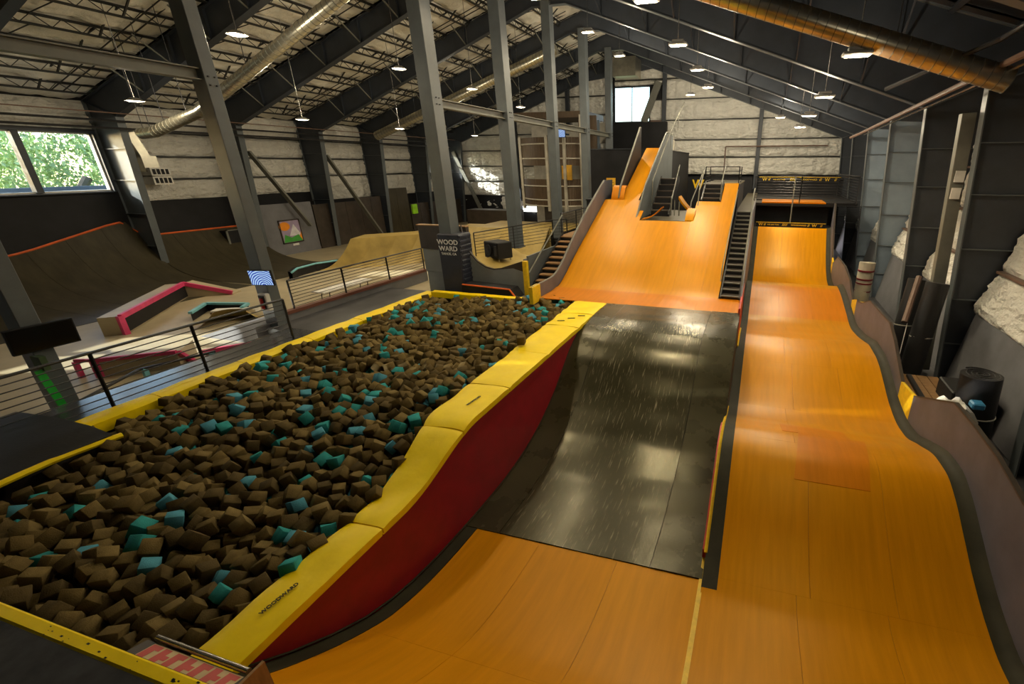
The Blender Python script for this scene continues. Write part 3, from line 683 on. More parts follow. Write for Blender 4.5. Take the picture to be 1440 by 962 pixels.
obj('red_board', MB().box(XD - .05, XD, 13.8, 17.2, -.9, .55), M_redp, R4)
# shaped side walls of the lane
def sidewall(y0, y1, toptab, m, lab, name='side_wall', x=3.83):
    n = int((y0 and (y1 - y0)) / .15) + 2; ysx = [y0 + (y1 - y0) * i / n for i in range(n + 1)]
    tp = [t for t in toptab if y0 <= t[0] <= y1]
    poly = [(y, P_right(y) + .10) for y in ysx] + [(a, z) for a, z in reversed(tp)]
    T = thing(name, (x, (y0 + y1) / 2, -1.2), lab, 'side wall', 'grey side walls of the roller lane' if m is M_greyb else 'yellow side wall inserts')
    obj('panel', MB().prism(poly, 'x', x, x + .07), m, T)
    if m is M_greyb:
        e = MB()
        for p, q in zip(tp, tp[1:]): e.bar((x + .035, p[0], p[1]), (x + .035, q[0], q[1]), .08, .03)
        obj('edge_trim', e, M_brownply, T)
    return T
sidewall(1.3, 10.9, [(1.3, 2.0), (3.2, .75), (5.4, .32), (6.3, .33), (7.2, .47), (8.1, .50), (8.96, .48), (10.9, -.36)], M_greyb, 'nearest mauve grey side wall of the lane, bottom right corner')
sidewall(10.9, 11.9, [(10.9, -.36), (11.9, -.46)], M_yellowp, 'larger yellow insert between the two nearest grey side walls')
sidewall(11.9, 18.55, [(11.9, -.46), (13.2, .18), (13.95, .44), (16.6, .36), (17.7, -.03), (18.3, -.15), (18.55, -.12)], M_greyb, 'middle grey side wall with colourful sticker marks')
sidewall(18.55, 19.4, [(18.55, -.12), (19.4, -.36)], M_yellowp, 'middle yellow insert beside the striped punch bag')
sidewall(19.4, 25.6, [(19.4, -.36), (20.6, .15), (22.2, .42), (24.4, .42), (25.6, -.1)], M_greyb, 'small far grey side wall beyond the punch bag')
sidewall(25.6, 26.1, [(25.6, -.1), (26.1, .1)], M_yellowp, 'far narrow yellow insert at the foot of the banner ramp')
T = sidewall(26.1, 28.4, [(26.1, .1), (27.2, 1.3), (28.2, 2.6), (28.4, 2.65)], M_greyb, 'tall narrow side wall beside the far banner ramp')
T = thing('sticker', (3.93, 16.6, -.6), 'torn white, blue and orange sticker on the middle side wall', 'sticker')
b = MB()
for i in range(9): y = 17.0 - .02 * i; z = .18 - .13 * i; b.box(3.925, 3.94, y + .15 * math.sin(i * 2) * .3, y + .12 + .1 * (i == 2) + .15 * math.sin(i * 2) * .3, z - .05, z + .05)
obj('paper', b, M_white, T); obj('print', MB().box(3.92, 3.93, 16.9, 17.05, -.2, -.05).box(3.92, 3.93, 16.95, 17.02, .02, .14), M_teal, T); obj('print', MB().box(3.92, 3.93, 16.85, 16.98, -.5, -.38), M_orangep, T)

# big orange ramp beyond the pit
R5 = thing('mega_ramp', (-4, 17, -1.7), 'huge glowing orange ramp climbing to stepped platforms at the back', 'ramp')
cols = [-6.93, -5.9, -4.92, -3.85, -2.72, -1.7, -1.08]
yso = [15.2, 17.4, 19.5]
sheets(R5, P_main, cols, yso, M_orange)
sheets(R5, P_main, [-7.05, -5.5, -4.2, -2.9, -1.7, XD - .06], [13.77, 15.2], M_orange2)
sheets(R5, P_main, [-6.93, -5.9], [19.5, 21.0], M_orange); sheets(R5, P_main, [-2.72, -1.7], [19.5, 21.0], M_orange)
sheets(R5, P_main, [-1.7, -1.08], [19.5, 21.0, 22.5], M_orange)
sheets(R5, P_main, [-5.9, -5.15], [19.5, 21.0], M_orange); sheets(R5, P_main, [-6.2, -5.35], [21.0, 23.4, 25.9], M_orange)
sheets(R5, P_main, [-5.15, -4.92], [19.5, 20.2], M_orange)
obj('transition', MB().grid(lambda u, v: (-6.65 + .6 * u, 21.0 + .7 * v, 3.14 + .55 * v + .25 * math.sin(v * PI)), 1, 8, thick=(0, 0, -.05)), M_orange2, R5, smooth=True)
obj('transition', MB().grid(lambda u, v: (-4.85 + .75 * v, 19.6 + .5 * u + .5 * v, 2.48 + .45 * v * v), 1, 8, thick=(0, 0, -.05)), M_orange2, R5, smooth=True)
obj('transition', MB().grid(lambda u, v: (-3.0 + .35 * u, 19.55 + .75 * v, 2.47 + .42 * v + .06 * math.sin(PI * v)), 1, 8, thick=(0, 0, -.05)), M_orange, R5, smooth=True)
obj('top_plate', MB().box(-6.15, -5.45, 25.9, 28.0, 5.38, 5.44), M_orange2, R5, label='worn pinkish start plate')
b = MB(); ys = [13.8 + .2 * i for i in range(37)]
b.prism([(y, P_main(y) - .05) for y in ys] + [(21, -1.6), (13.8, -1.6)], 'x', -1.12, -1.09); obj('side_board', b, M_black, R5)
b = MB(); ys = [13.3 + .25 * i for i in range(32)]
poly = [(13.3, .25), (13.3, .86)] + [(y, max(.86, P_main(max(13.8, y)) + .45 + min(.35, .1 * max(0, y - 15)))) for y in ys[1:]] + [(22.2, 3.95), (22.2, 2.6)] + [(y, P_main(y) - .1) for y in (20.5, 19, 17.5, 16.4, 15.2, 14)]
T = thing('side_wall', (-7.0, 17, .2), 'long mauve grey side panel curving up the left edge of the big ramp', 'side wall')
obj('panel', MB().prism(poly, 'x', -7.05, -6.96), M_greyb, T)
obj('edge_trim', MB().path([(-7.0, y, max(.86, P_main(max(13.8, y)) + .45 + min(.35, .1 * max(0, y - 15)))) for y in ys], .03, 5), M_beam, T, smooth=True)
obj('yellow_end', MB().box(-7.07, -6.94, 13.27, 13.85, .3, .87), M_yellowp, T)
# flank panels of the narrow roll-in
T = thing('roll_in_wall', (-6.28, 23, 3), 'dark panel with pale edge standing left of the narrow orange roll-in', 'side wall')
obj('panel', MB().prism([(21.0, 3.1), (21.3, 3.7), (24.8, 6.35), (25.0, 6.35), (25.0, 4.2), (24, 4.2)], 'x', -6.32, -6.26), M_black, T)
obj('edge_trim', MB().path([(-6.29, 21.0, 3.2), (-6.29, 21.3, 3.7), (-6.29, 24.8, 6.35), (-6.29, 25.0, 6.35)], .04, 5), M_beam, T)
T = thing('roll_in_wall', (-5.1, 23, 2.4), 'slate panel with handrail standing right of the narrow orange roll-in', 'side wall')
obj('panel', MB().prism([(19.6, 2.4), (21.3, 3.75), (25.7, 6.1), (27.5, 6.1), (27.5, 3.8), (24.5, 2.4)], 'x', -5.16, -5.08), M_post, T)
obj('edge_trim', MB().path([(-5.12, 19.65, 2.45), (-5.12, 21.3, 3.8), (-5.12, 25.7, 6.15), (-5.12, 27.5, 6.15)], .03, 5), M_beam, T)
obj('handrail', MB().path([(-4.95, 22.0, 2.9), (-4.95, 22.0, 3.9), (-4.95, 26.2, 6.3), (-4.95, 30, 8.0)], .025, 6).path([(-4.95, 26.2, 5.4), (-4.95, 26.2, 6.3)], .02, 6).path([(-4.95, 28.2, 6.4), (-4.95, 28.2, 7.2)], .02, 6), M_beam, T, smooth=True)

# upper platforms and their stairs
def deck(name, x0, x1, y0, y1, z, lab, m=M_goldwood, side_m=M_black, zb=-1.7):
    T = thing(name, ((x0 + x1) / 2, (y0 + y1) / 2, zb), lab, 'platform')
    obj('deck_board', MB().box(x0, x1, y0, y1, z - .05, z), m, T); obj('frame', MB().box(x0 + .03, x1 - .03, y0 + .03, y1 - .03, zb, z - .05), side_m, T); return T
deck('platform', -4.9, -2.73, 19.56, 24.4, 2.44, 'middle platform in the notch of the big ramp', M_qp)
deck('platform', -7.9, -6.33, 21.03, 27, 3.12, 'left platform behind the top of the big ramp side panel', M_black)
deck('platform', -6.33, -5.1, 25.95, 34, 5.36, 'high start platform of the narrow roll-in', M_black)
deck('platform', -2.72, -1.05, 22.55, 28.3, 3.80, 'upper right platform carrying the square rail box', M_qp)
def stairs(lab, x0, x1, y0, y1, z0, z1, n, m=M_brownply, rise_y=True, sgn=1, strm=M_dkmetal):
    T = thing('staircase', ((x0 + x1) / 2, (y0 + y1) / 2, z0), lab, 'stairs')
    run = (y1 - y0) / n; rs = (z1 - z0) / n
    for k in range(n):
        obj('tread', MB().box(x0 + .03, x1 - .03, y0 + run * k, y0 + run * (k + 1) * .999 + .02, z0 + rs * (k + 1) - .045, z0 + rs * (k + 1)), m, T)
    for x in (x0, x1): obj('stringer', MB().bar((x, y0, z0 - .02), (x, y1, z1 - .02), .05, .28), strm, T)
    for k in range(n):
        obj('riser', MB().box(x0 + .03, x1 - .03, y0 + run * k + .01, y0 + run * k + .03, z0 + rs * k, z0 + rs * (k + 1) - .045), M_black, T)
    return T
def rail(T, pts, n=6, h=1.05, r=.022, wires=6, rm=M_dkmetal, posts=True):
    b = MB().path([(x, y, z + h) for x, y, z in pts], r, 6); obj('top_rail', b, rm, T, smooth=True)
    for p, q in zip(pts, pts[1:]):
        p = Vector(p); q = Vector(q); L = (q - p).length; k = max(1, round(L / n))
        if posts:
            for i in range(k + 1):
                c = p + (q - p) * i / k; obj('post', MB().tube(c - Vector((0, 0, .05)), c + Vector((0, 0, h)), r * 1.1, 6), rm, T, smooth=True)
        for j in range(wires):
            zz = h * (j + .6) / (wires + .6); obj('bar', MB().tube(p + Vector((0, 0, zz)), q + Vector((0, 0, zz)), r * .42, 5), rm, T, smooth=True)
S = stairs('long dark staircase with pale nosings between the big ramp and the roller lane', -1.02, -.40, 15.2, 21.6, .40, 2.72, 17)
S2 = S
for k in range(17):
    y = 15.2 + (6.4 / 17) * k; z = .4 + (2.32 / 17) * (k + 1); obj('nosing', MB().box(-.99, -.43, y - .015, y + .02, z - .02, z + .012), M_beam, S)
obj('handrail', MB().path([(-.36, 15.3, .9), (-.36, 15.5, 1.35), (-.36, 21.5, 3.5), (-.36, 23, 3.6)], .025, 6).path([(-1.05, 15.3, 1.0), (-1.05, 15.5, 1.4), (-1.05, 21.5, 3.6)], .022, 6), M_beam, S, smooth=True)
obj('side_panel', MB().prism([(15.1, -.9), (15.1, .5), (21.6, 2.8), (28.3, 2.8), (28.3, -.5)], 'x', -.36, -.32), M_greyb, S)
stairs('small dark stairs rising beside the slate roll-in wall', -4.85, -4.0, 21.2, 23.6, 2.44, 4.0, 6)
T = stairs('dark steps up to the square rail box platform', -2.55, -1.75, 21.1, 22.5, 3.1, 3.8, 4)
obj('handrail', MB().path([(-2.6, 20.4, 3.0), (-2.6, 20.6, 3.6), (-2.6, 22.5, 4.7)], .025, 6).path([(-1.72, 21.0, 3.2), (-1.72, 21.0, 3.9), (-1.72, 22.5, 4.6)], .025, 6), M_beam, T, smooth=True)
T = thing('stair_rail', (-4, 22, 2.44), 'slanting pale handrails crossing the middle platform', 'rail')
obj('handrail', MB().path([(-3.85, 21.0, 2.5), (-3.85, 21.0, 3.2), (-3.95, 23.4, 4.6)], .025, 6).path([(-3.5, 21.0, 2.5), (-3.5, 21.0, 3.1)], .025, 6).path([(-2.95, 20.6, 2.6), (-2.95, 20.8, 3.1), (-2.75, 22.5, 4.2)], .025, 6).path([(-3.7, 21.0, 2.5), (-3.7, 21.0, 3.15)], .02, 6), M_beam, T, smooth=True)
T = thing('rail_box', (-1.9, 24, 3.8), 'square railing box on top of the upper right platform', 'railing')
rail(T, [(-2.6, 22.6, 3.8), (-1.1, 22.6, 3.8)], 1.5, .72, .02, 3); rail(T, [(-2.6, 22.6, 3.8), (-2.6, 24.6, 3.8), (-1.1, 24.6, 3.8), (-1.1, 22.6, 3.8)], 2, .72, .02, 3)
tag(obj('curved_slide', MB().grid(lambda u, v: (-4.15 + 1.25 * v, 24.6 + .9 * u, 2.25 + .85 * (1 - v) ** 2.2), 2, 14, thick=(0, 0, -.14)), M_orange, smooth=True), 'small curved orange bank hanging behind the middle platform stairs', 'ramp')
# black walls at the back
WBk = thing('black_wall', (-3.8, 36, -1.7), 'low black wall with a yellow W behind the big ramp', 'wall')
obj('board', MB().box(-7.0, -.8, 36, 36.1, -1.7, 3.72), M_black, WBk); text('W', .85, M_yellowp, frame_mat((-4.66, 35.97, 3.26), (1, 0, 0), (0, 0, 1)), WBk, thick=.01, sx=.95)
T = thing('black_tower_wall', (-9.9, 40, -1.7), 'tall black wall under the bright upper window', 'wall')
obj('board', MB().box(-12.4, -7.9, 39.8, 40.2, -1.7, 7.8), M_black, T); obj('board', MB().box(-12.6, -7.0, 33.0, 33.1, -1.7, 5.6), M_black, T)
obj('edge_trim', MB().bar((-12.4, 32.95, 5.62), (-9.0, 32.95, 5.62), .05, .05), M_steel, T)
T = thing('tall_board', (-7.3, 36.5, 2), 'narrow pale panel right of the roll-in top', 'panel'); obj('board', MB().box(-7.4, -6.6, 36.2, 36.4, 3.72, 6.3), M_cream, T)
T = tag(obj('tube_light', MB().box(-8.9, -8.1, 32.9, 33.0, 4.05, 4.13), M_lampglow), 'short glowing tube light on the black wall left of the roll-in', 'lamp')
T = thing('notice_board', (-10.2, 32.9, 2.9), 'amber notice board on the black wall beside the roll-in', 'sign')
obj('board', MB().box(-10.75, -10.1, 32.9, 33.0, 2.9, 3.75), M_cyel, T)
b = MB()
for i in range(6): b.box(-10.65, -10.2 - .1 * (i % 2), 32.88, 32.9, 3.0 + .11 * i, 3.03 + .11 * i)
obj('print', b, M_black, T)
T = thing('fire_extinguisher', (-9.35, 32.8, 2.7), 'red extinguisher with white tag beside the amber notice board', 'extinguisher')
obj('cylinder', MB().tube((-9.35, 32.91, 2.7), (-9.35, 32.91, 3.15), .09, 12), M_redp, T, smooth=True); obj('valve', MB().box(-9.4, -9.3, 32.86, 32.96, 3.15, 3.25), M_black, T); obj('tag', MB().box(-9.4, -9.3, 32.80, 32.82, 2.85, 3.0), M_white, T)

# banner deck on the right
D = thing('banner_deck', (2.2, 31, -1.7), 'upper right deck with orange boards above the far roller ramp', 'platform')
obj('frame', MB().box(-.35, 5.0, 28.45, 36, 2.45, 2.6), M_black, D); obj('deck_board', MB().box(-.35, 5.0, 30.6, 36, 2.6, 2.66), M_black, D); obj('orange_board', MB().box(-.0, 3.4, 28.42, 30.6, 2.6, 2.67), M_orange2, D); obj('deck_board', MB().box(3.4, 5.0, 28.42, 30.6, 2.6, 2.66), M_black, D)
obj('back_board', MB().box(-.3, 3.75, 29.6, 29.66, 1.35, 2.45), M_black, D); obj('landing', MB().box(-.3, 3.9, 28.33, 29.6, 1.28, 1.34), M_black, D)
obj('under_wall', MB().box(-.3, 3.75, 28.6, 28.66, -1.7, 1.28), M_black, D)
obj('walkway', MB().box(-1.05, -.36, 21.6, 36, 2.66, 2.72), M_qp, D)
T = thing('deck_railing', (2.2, 28.45, 2.66), 'black horizontal bar railing along the banner deck front', 'railing')
rail(T, [(-.45, 28.42, 2.66), (2.0, 28.42, 2.66), (4.9, 28.42, 2.66)], 2.5, 1.36, .028, 9)
obj('long_post', MB().tube((1.65, 28.42, 1.3), (1.65, 28.42, 4.0), .035, 6), M_beam, T, smooth=True)
rail(T, [(4.9, 28.42, 2.66), (4.9, 36, 2.66)], 3.5, 1.36, .025, 9)
T = thing('lower_railing', (4.4, 28.4, -.4), 'dark lower railing right of the banner ramp', 'railing'); rail(T, [(3.95, 28.4, 1.3), (5.2, 28.4, 1.3)], 1.2, 1.2, .02, 9)
def banner(y, x0, x1, z0, z1, lab, items):
    T = thing('banner', ((x0 + x1) / 2, y, z0), lab, 'banner'); obj('strip', MB().box(x0, x1, y, y + .02, z0, z1), M_black, T)
    obj('yellow_edge', MB().box(x0, x1, y - .01, y + .02, z1, z1 + .025), M_yellowp, T); h = (z1 - z0)
    for t, s, k in items: text(s, h * k, M_yellowp, frame_mat((x0 + (x1 - x0) * t, y - .005, (z0 + z1) / 2), (1, 0, 0), (0, 0, 1)), T, thick=.003, sx=1.15)
its = [(.07, 'W', .95), (.13, '//', .8), (.25, 'WE LIKE THIS', .42), (.42, '/////', .8), (.62, 'WOODWARD', .5), (.76, '//', .8), (.84, 'W', .95), (.94, '//', .8)]
banner(28.30, -.2, 3.55, 1.32, 1.54, 'black and yellow banner strip at the top of the far roller ramp', its)
banner(35.9, -.35, 5.0, 3.52, 3.80, 'black and yellow banner strip behind the upper right deck railing', its)
tag(obj('back_board', MB().box(-.35, 5.2, 36, 36.1, 2.66, 3.78), M_black), 'black board below the rear banner strip', 'board')
tag(obj('black_wall', MB().box(-.8, 5.2, 36.2, 36.3, -1.7, 3.0), M_black), 'black wall under the rear of the banner deck', 'wall')
D1 = sempty('door_1', (5.75, 40.7, -1.7), 'daylit glass exit door at the far right end of the aisle')
obj('door_frame', MB().box(5.1, 5.2, 40.5, 40.7, -1.7, .9).box(6.3, 6.4, 40.5, 40.7, -1.7, .9).box(5.1, 6.4, 40.5, 40.7, .8, .9).box(5.7, 5.78, 40.55, 40.65, -1.7, .8), M_redp, D1)
obj('daylit_pane', MB().box(5.2, 6.3, 40.6, 40.62, -1.7, .8), mat('daylit_pane', (.8, .8, .85), .4, emit=(.9, .9, 1), es=3), D1)

# ================================================================ LEFT STREET AREA
SF = -.6
b = MB().box(XL, -14.45, YN, YB, SF - .1, SF); b.box(-14.45, -12.75, 9.5, YB, -.45, -.33)
struct('floor_left', b, M_lightwood, 'pale board floor of the street skating area')
b = MB().box(-13.4, -12.12, 0, 9.9, -.1, -.01); tag(obj('pit_walkway', b, M_deck), 'glossy dark walkway strip between the railing and the foam pit', 'walkway')
b = MB().box(-14.4, -12.12, 9.9, 15.2, -.42, -.12); tag(obj('pit_walkway', b, M_conc), 'sunken dark walkway strip below the blue grey parapet', 'walkway')
b = MB().box(-14.45, -13.4, 0, 9.9, -.6, -.5); tag(obj('lower_step', b, M_grey), 'grey lower step behind the near railing', 'step')
# left quarter pipe in bays
def qtop(y): return interp([(0, .5), (8, .75), (11.5, 1.25), (14.6, 2.05), (15.3, 2.10), (15.41, 1.36), (20.6, 1.32)], y)
ql = ['dark quarter pipe section nearest the viewpoint on the left wall', 'dark quarter pipe section under the nearer left window', 'dark quarter pipe section rising to the orange coping under the window', 'dark quarter pipe section behind the windowed bay with straight orange coping']
for k, (a, c) in enumerate(((0, 5.1), (5.1, 10.2), (10.2, 15.38), (15.45, 20.6))):
    T = thing('quarter_pipe', (-25, (a + c) / 2, SF), ql[k], 'ramp', 'dark quarter pipe along the left wall')
    def f(u, v):
        y = a + (c - a) * v; H = qtop(y) - SF
        return (-22.4 - 6.55 * u, y, SF + .012 + H * (.72 * u ** 4.2 + .28 * u ** 9))
    nseg = 4
    for q in range(nseg):
        ya = a + (c - a) * q / nseg; yb = a + (c - a) * (q + 1) / nseg
        obj('sheet', MB().grid(lambda u, v: f(u, ((ya + .004) + v * (yb - ya - .008) - a) / (c - a)), 22, 4, thick=(-.01, 0, -.03)), M_qp, T, smooth=True, angle=60)
    obj('coping', MB().path([(-28.95, y, qtop(y) + .02) for y in [a + (c - a) * i / 10 for i in range(11)]], .045, 6), M_orangep, T, smooth=True, label='orange coping')
    obj('back_board', MB().prism([(y, z) for y, z in [(a, SF), (c, SF), (c, qtop(c) - .02)] + [(a + (c - a) * i / 8, qtop(a + (c - a) * i / 8) - .02) for i in range(7, -1, -1)]], 'x', -29.05, -29.0), M_black, T)
# wall boards beyond
T = thing('art_wall', (-28, 22.4, SF), 'tall grey board wall with a small colourful painting', 'wall')
obj('board', MB().box(-28.1, -28, 20.75, 24.2, SF, 2.42), M_grey, T); obj('return_board', MB().box(-29, -28, 20.75, 20.8, SF, 2.42), M_black, T)
A = thing('painting', (-27.97, 22.4, .1), 'bright mountain and orange sun painting on the grey wall', 'painting')
fm = frame_mat((-27.96, 22.37, .78), (0, 1, 0), (0, 0, 1))
obj('canvas', MB().box(-27.99, -27.95, 21.72, 23.02, .12, 1.43), mat('art_violet', (.35, .28, .42), .6), A)
obj('frame', MB().box(-27.99, -27.93, 21.68, 21.74, .08, 1.47).box(-27.99, -27.93, 23.0, 23.06, .08, 1.47).box(-27.99, -27.93, 21.68, 23.06, 1.41, 1.47).box(-27.99, -27.93, 21.68, 23.06, .08, .14), M_brownply, A)
obj('print', MB().add([(-27.945, 22.0 + .36 * math.cos(t), 1.1 + .26 * math.sin(t)) for t in [i * PI / 8 for i in range(16)]], [tuple(range(16))]), mat('art_orange', (.85, .28, .01), .6), A, norm=False)
obj('print', MB().add([(-27.943, 22.2, .5), (-27.943, 23.0, .5), (-27.943, 22.6, 1.2)], [(0, 1, 2)]), mat('art_snow', (.7, .68, .72), .6), A)
obj('print', MB().add([(-27.941, 21.75, .15), (-27.941, 23.0, .15), (-27.941, 22.8, .55), (-27.941, 22.3, .4), (-27.941, 21.9, .62)], [(0, 1, 2, 3, 4)]), mat('art_green', (.06, .35, .05), .6), A)
obj('print', MB().add([(-27.942, 22.7, .15), (-27.942, 23.0, .15), (-27.942, 23.0, .7)], [(0, 1, 2)]), mat('art_orange', (.85, .28, .01), .6), A)
tag(obj('caption_card', MB().box(-27.99, -27.97, 22.3, 22.7, -.1, .02), M_white), 'small white card under the mountain painting', 'card')
bw = ['dark board wall behind the second slanting brace', 'dark board wall at the middle of the far left side', 'taller dark board wall left of the padded corner post', 'dark board wall in the far left corner']
for k, (a, c, zt) in enumerate(((24.3, 28.2, 2.2), (28.2, 30.2, 2.4), (30.7, 33.2, 2.9), (33.3, 40.3, 1.6))):
    T = thing('board_wall', (-28, (a + c) / 2, SF), bw[k], 'wall', 'dark board walls at the far left')
    nn = max(1, round((c - a) / 1.25))
    for q in range(nn): obj('board', MB().box(-28.1, -28.02, a + (c - a) * q / nn + .01, a + (c - a) * (q + 1) / nn - .01, SF, zt), M_qp if k == 2 else M_brownply, T)
for k, (y0, z0, y1, z1, lab) in enumerate([(20.9, 5.3, 23.4, 1.0, 'slanting steel brace above the painting on the left wall'), (25.9, 5.2, 29.3, -.5, 'long slanting steel brace reaching the floor beyond the painting')]):
    tag(obj('wall_brace', MB().bar((-27.7, y0, z0), (-27.5, y1, z1), .12, .32, up=(1, 0, 0)), M_beam, bevel=.01), lab, 'brace')
# gold banks at the far end
def bank(p0, p1, q0, q1, z0, z1, lab, m=M_goldwood, nsh=4):
    T = thing('bank_ramp', ((p0[0] + p1[0]) / 2, (p0[1] + p1[1]) / 2, z0), lab, 'ramp')
    for s in range(nsh):
        ua, ub = s / nsh + .002, (s + 1) / nsh - .002
        def f(u, v):
            t = ua + (ub - ua) * v; a = Vector((*p0, 0)).lerp(Vector((*p1, 0)), t); c = Vector((*q0, 0)).lerp(Vector((*q1, 0)), t)
            p = a.lerp(c, u); return (p.x, p.y, z0 + .01 + (z1 - z0) * u ** 2.2)
        obj('sheet', MB().grid(f, 12, 2, thick=(0, .02, -.04)), m, T, smooth=True, angle=60)
    d = (Vector((*q1, 0)) - Vector((*q0, 0)))
    obj('platform', MB().add([(*q0, z1), (*q1, z1), (q1[0] - .6, q1[1] + 1.6, z1), (q0[0] - .6, q0[1] + 1.6, z1), (*q0, SF), (*q1, SF), (q1[0] - .6, q1[1] + 1.6, SF), (q0[0] - .6, q0[1] + 1.6, SF)], [(0, 1, 2, 3), (4, 5, 6, 7), (0, 1, 5, 4), (1, 2, 6, 5), (2, 3, 7, 6), (3, 0, 4, 7)]), m, T)
bank((-22.3, 18.6), (-18.6, 21.6), (-21.0, 20.0), (-17.9, 23.3), SF, .92, 'golden curved ramp behind the long railing left of the padded post')
bank((-18.6, 22.5), (-12.2, 22.8), (-17.9, 25.6), (-12.2, 26.0), SF, 1.0, 'golden bank ramp seen behind the loudspeaker')
T = thing('blue_edged_ledge', (-21.8, 18.6, SF), 'low dark ledge with a pale blue arched edge below the painting', 'ledge')
pts = [(-21.4, 16.6), (-22.0, 17.4), (-22.2, 18.6), (-21.6, 20.0), (-21.0, 20.7)]
for (a, c) in zip(pts, pts[1:]):
    obj('coping', MB().tube((*a, -.2), (*c, -.2), .05, 6), M_teal, T, smooth=True)
    obj('face', MB().add([(*a, SF), (*c, SF), (*c, -.22), (*a, -.22), (a[0] - .5, a[1] + .2, SF), (c[0] - .5, c[1] + .2, SF), (c[0] - .5, c[1] + .2, -.22), (a[0] - .5, a[1] + .2, -.22)], [(0, 1, 2, 3), (3, 2, 6, 7), (4, 5, 6, 7)]), M_black, T)
# pink ledges
T = thing('pink_edged_ledge', (-21, 11.5, SF), 'long pale ledge with a bright pink edge kinked downward at its far end', 'ledge')
P1, P2, P3 = Vector((-19.75, 9.2, 0)), Vector((-22.9, 13.0, 0)), Vector((-21.6, 13.9, 0))
def slab(p, q, zp, zq, wv, m, T, name):
    w_ = Vector(wv); z = Vector((0, 0, 1)); p = Vector(p); q = Vector(q)
    vs = []
    for e, zz in ((p, zp), (q, zq)):
        vs += [(e.x, e.y, SF), (e.x, e.y, zz), (e.x + w_.x, e.y + w_.y, zz), (e.x + w_.x, e.y + w_.y, SF)]
    return obj(name, MB().add(vs, [(0, 1, 2, 3), (7, 6, 5, 4), (0, 4, 5, 1), (1, 5, 6, 2), (2, 6, 7, 3), (3, 7, 4, 0)]), m, T)
slab(P1, P2, .02, .02, (-.45, -.35, 0), M_lightwood, T, 'block'); slab(P2, P3, .02, -.55, (-.2, .5, 0), M_lightwood, T, 'block')
obj('pink_edge', MB().bar((P1.x, P1.y, SF), (P1.x, P1.y, .03), .15, .15).bar((P1.x + .02, P1.y, .0), (P2.x + .02, P2.y, .0), .1, .16).bar((P2.x, P2.y, .0), (P3.x, P3.y, -.52), .1, .16), M_pink, T)
obj('dark_face', MB().bar((P1.x + .03, P1.y + .05, -.3), (P2.x + .03, P2.y, -.3), .02, .45), M_black, T)
T = thing('pink_edged_box', (-15.6, 7.3, SF), 'low pale box with pink corner edges behind the near railing', 'ledge')
Q = [(-16.3, 6.75), (-14.9, 7.75), (-14.75, 8.3)]
obj('pink_edge', MB().bar((*Q[0], SF), (*Q[0], -.1), .14, .14).bar((*Q[0], -.12), (*Q[1], -.12), .08, .1).bar((*Q[1], -.12), (-15.1, 8.15, -.58), .2, .08).bar((-16.75, 6.6, SF), (-16.75, 6.6, -.15), .1, .1).bar((-16.75, 6.6, -.12), (*Q[0], -.12), .06, .08), M_pink, T)
obj('block', MB().add([(*Q[0], SF), (*Q[1], SF), (-15.6, 8.6, SF), (-17, 7.6, SF), (*Q[0], -.15), (*Q[1], -.15), (-15.6, 8.6, -.15), (-17, 7.6, -.15)], [(0, 1, 5, 4), (1, 2, 6, 5), (2, 3, 7, 6), (3, 0, 4, 7), (4, 5, 6, 7)]), M_lightwood, T)
T = thing('flat_rail', (-14.6, 7, SF), 'thin dark grind rail on teal legs behind the near railing', 'rail')
obj('rail', MB().path([(-14.9, 5.6, -.55), (-14.95, 6.9, -.28), (-14.3, 8.3, -.25)], .035, 6), M_dkmetal, T, smooth=True)
for p in ((-14.93, 7.0), (-14.3, 8.2)): obj('leg', MB().box(p[0] - .05, p[0] + .05, p[1] - .05, p[1] + .05, SF, -.27), M_teal, T)
T = thing('pink_kerb', (-14.0, 9.0, SF), 'low pink edged kerb beside the sunlit floor', 'ledge'); obj('pink_edge', MB().bar((-15.2, 8.5, -.45), (-14.1, 9.7, -.42), .1, .12), M_pink, T); obj('block', MB().bar((-15.3, 8.65, -.53), (-14.2, 9.85, -.5), .25, .14), M_lightwood, T)
T = thing('blue_edged_box', (-19, 11.6, SF), 'pale blue edged opening with a white patterned box inside', 'ledge')
B_ = [(-19.2, 10.8), (-20.0, 11.85), (-18.4, 12.25), (-18.1, 11.8)]
b = MB()
for p, q in zip(B_, B_[1:]): b.bar((*p, -.3), (*q, -.3), .12, .08)
obj('blue_edge', b, M_teal, T); obj('dark_side', MB().add([(*B_[0], SF), (*B_[1], SF), (*B_[2], SF), (*B_[2], -.32), (*B_[1], -.32), (*B_[0], -.32)], [(0, 1, 4, 5), (1, 2, 3, 4)]), M_black, T, norm=False)
obj('white_box', MB().bar((-18.9, 11.35, -.38), (-17.6, 12.0, -.38), .35, .12), M_white, T)
b = MB()
for i in range(7): b.bar((-18.85 + .17 * i, 11.2 + .085 * i, -.42), (-18.78 + .17 * i, 11.23 + .085 * i, -.42), .04, .08)
obj('brick', b, M_pipe, T)['kind'] = 'stuff'
tag(obj('cone_bank', MB().grid(lambda u, v: (-17.4 + (1.5 - .9 * v) * math.cos(PI * (.2 + 1.1 * u)) * .9, 10.9 + (1.5 - .9 * v) * math.sin(PI * (.2 + 1.1 * u)) * .7, SF + .45 * v ** 1.8), 20, 8), M_goldwood, smooth=True), 'small golden curved bank beside the blue edged box', 'ramp')
tag(obj('grey_bank', MB().prism([(-17.2, SF), (-14.6, SF), (-14.6, -.05), (-15.6, -.1)], 'y', 9.7, 12.2), M_grey), 'grey wedge bank behind the railing beside the big post', 'ramp')
